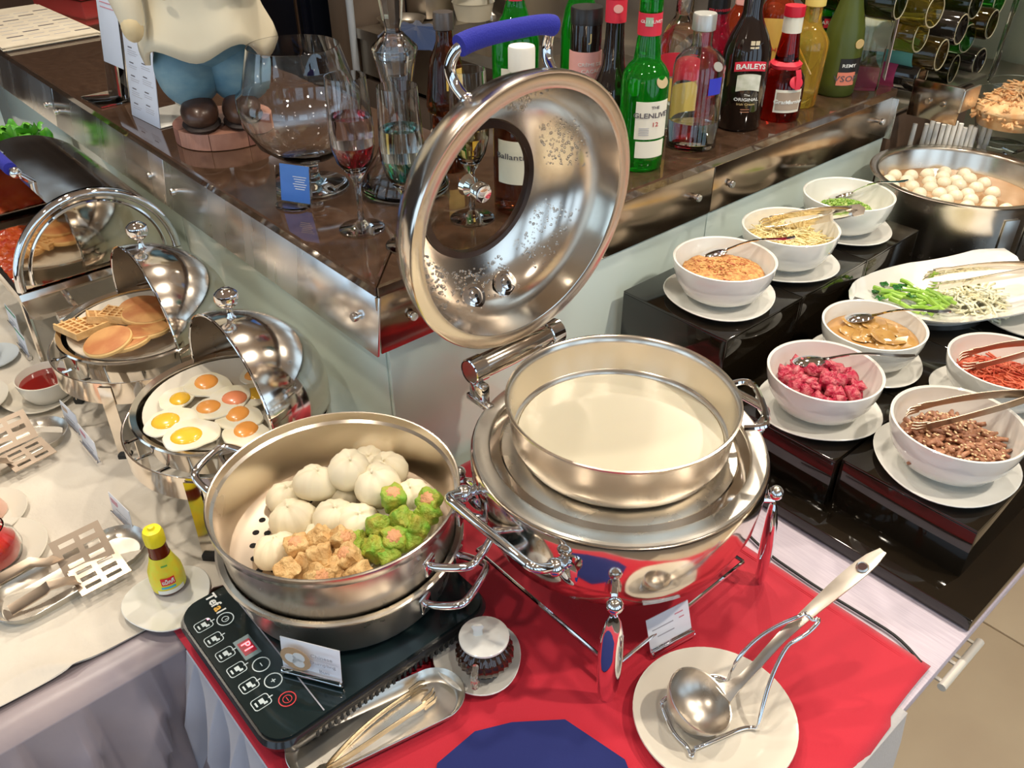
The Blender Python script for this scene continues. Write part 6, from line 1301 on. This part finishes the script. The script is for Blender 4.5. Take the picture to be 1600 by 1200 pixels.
def ray_u(px, py, u):
    d = r_ * ((px - 800) / FPX) - u_ * ((py - 600) / FPX) + f_; t = u / d.x; return Vector((u, d.y * t, CAMZ + d.z * t))
wines = [(1439, 57, 0, 0, 'pale olive wine bottle with white label, lowest but one at the left'), (1471, 86, 3, 1, 'olive brown wine bottle with teal label in the lower row'), (1461, 18, 0, None, 'yellow green wine bottle above the white labelled one'), (1502, 46, 4, None, 'black wine bottle in the middle row of the rack'), (1512, 60, 2, None, 'small green wine bottle wedged behind the black one'), (1550, 38, 3, 0, 'brown wine bottle beside the clear dispenser'), (1440, 120, 4, 2, 'black wine bottle with magenta label at the very bottom'), (1525, 6, 1, None, 'dark green wine bottle at the top of the rack'), (1490, 108, 1, None, 'dark bottle lying lowest in the middle'), (1530, 96, 4, 0, 'black wine bottle with white label low at the right'), (1562, 2, 2, None, 'bright green wine bottle at the top right of the rack'), (1408, 4, 1, None, 'dark olive wine bottle at the top left of the rack')]
for i, (px, py, gi, li, lb) in enumerate(wines):
    u_off = base_u + (0, .03, .02, .01, -.03, .0, -.005, 0, -.02, -.06, -.03, -.02)[i]
    p = ray_u(px, py, u_off); t = thing('wine_bottle', lb, 'bottle', p, 0, 'wine bottles lying in the rack'); t.rotation_euler = (0, -PI / 2, (0, .06, -.08, .05, -.1, .04, .1, 0, .1, -.05, 0, .1)[i])
    link('bottle_body', wme[gi], t); link('base_highlight_ring', wring, t)
    if li is not None: arc_label('label', .0379, .05, .15, -2.6, 1.0, WL[li], t)
# clear dispenser with prawn crackers
dq = ray_u(1562, 190, -.66)
dq = Vector((-.745, 2.215, PB)); ds = thing('cracker_dispenser', 'clear plastic dispenser cup filled with orange shredded crackers', 'dispenser', dq)
cz = .245
MB().lathe([(0, cz - .02), (.052, cz - .02), (.058, cz - .01), (.092, cz + .10), (.094, cz + .104), (.090, cz + .104), (.053, cz - .008), (0, cz - .016)], 40).build('clear_cup', ACRYL, ds)
MB().lathe([(.068, cz + .13), (.072, cz + .13), (.060, cz + .50), (.056, cz + .50), (.068, cz + .13)], 40).build('clear_tube', ACRYL, ds)
MB().tube([(.075, .03, 0), (.075, .03, .05), (.03, .01, .18), (0, 0, cz - .024)], .012, 10).build('stand_post', CHROME, ds); MB().lathe([(0, 0), (.09, 0), (.09, .01), (.03, .02), (0, .02)], 32, (.0, 0, 0)).warp(lambda v: Vector((v.x * .5 + .075, v.y * .5 + .03, v.z))).build('stand_foot', SATIN, ds)
mb = MB(); mb.tube([(.09, .02, .20), (.13, .04, .21)], .006, 8); mb.tube([(.13, .01, .22), (.13, .07, .20)], .005, 8); mb.tube([(.125, .03, .17), (.135, .05, .25)], .005, 8); mb.build('tap_handle', CHROME, ds)
CRK = mat('orange_cracker', (.80, .40, .16), .5, var=(50, (.86, .58, .30)))
strands('cracker_shreds', 'orange shredded crackers heaped in the clear dispenser cup', 'crackers', Vector((dq.x, dq.y, PB + cz)), 1, .055, .075, 420, .035, .0026, CRK, 81, rr=.078, curl=.8)
o = MB().lathe([(0, .035), (.066, .035), (.078, .07), (.055, .10), (0, .115)], 32).build('cracker_core', CRK, loc=(dq.x, dq.y, PB + cz)); tag(o, 'packed orange crackers in the lower part of the cup', 'crackers', kind='stuff')
# white paper sticks behind the pot in a holder
hq = Vector((-.74, 2.185, PB + .0005))
st_ = at(1490, 226, .262); hx_, hy_ = -.927, 2.078
hold = thing('stick_holder', 'low steel holder for white paper sticks behind the stock pot', 'holder', (hx_ + .09, hy_ + .06, PB + .0005), .55)
MB().bbox((0, 0, .10), (.19, .03, .20), .004).build('holder_box', SATIN, hold)
stick = MB().lathe([(0, 0), (.0055, 0), (.0055, .13), (0, .13)], 12).mesh('paper_stick', mat('white_paper_tube', (.82, .80, .74), .6))
rs = random.Random(91)
for i, k in enumerate((-.085, -.058, -.046, -.034, -.020, -.008, .004, .016, .028, .040, .050, .070, .082)):
    x, y = rot2(k, rs.uniform(-.006, .006), .55); b = link('paper_stick', stick, None, (hold.location.x + x, hold.location.y + y, PB + .2015)); b.rotation_euler = (0, 0, 0); b.scale = (1, 1, rs.uniform(.5, .62)); tag(b, 'white paper stick standing behind the stock pot rim', 'stick', 'white paper sticks')
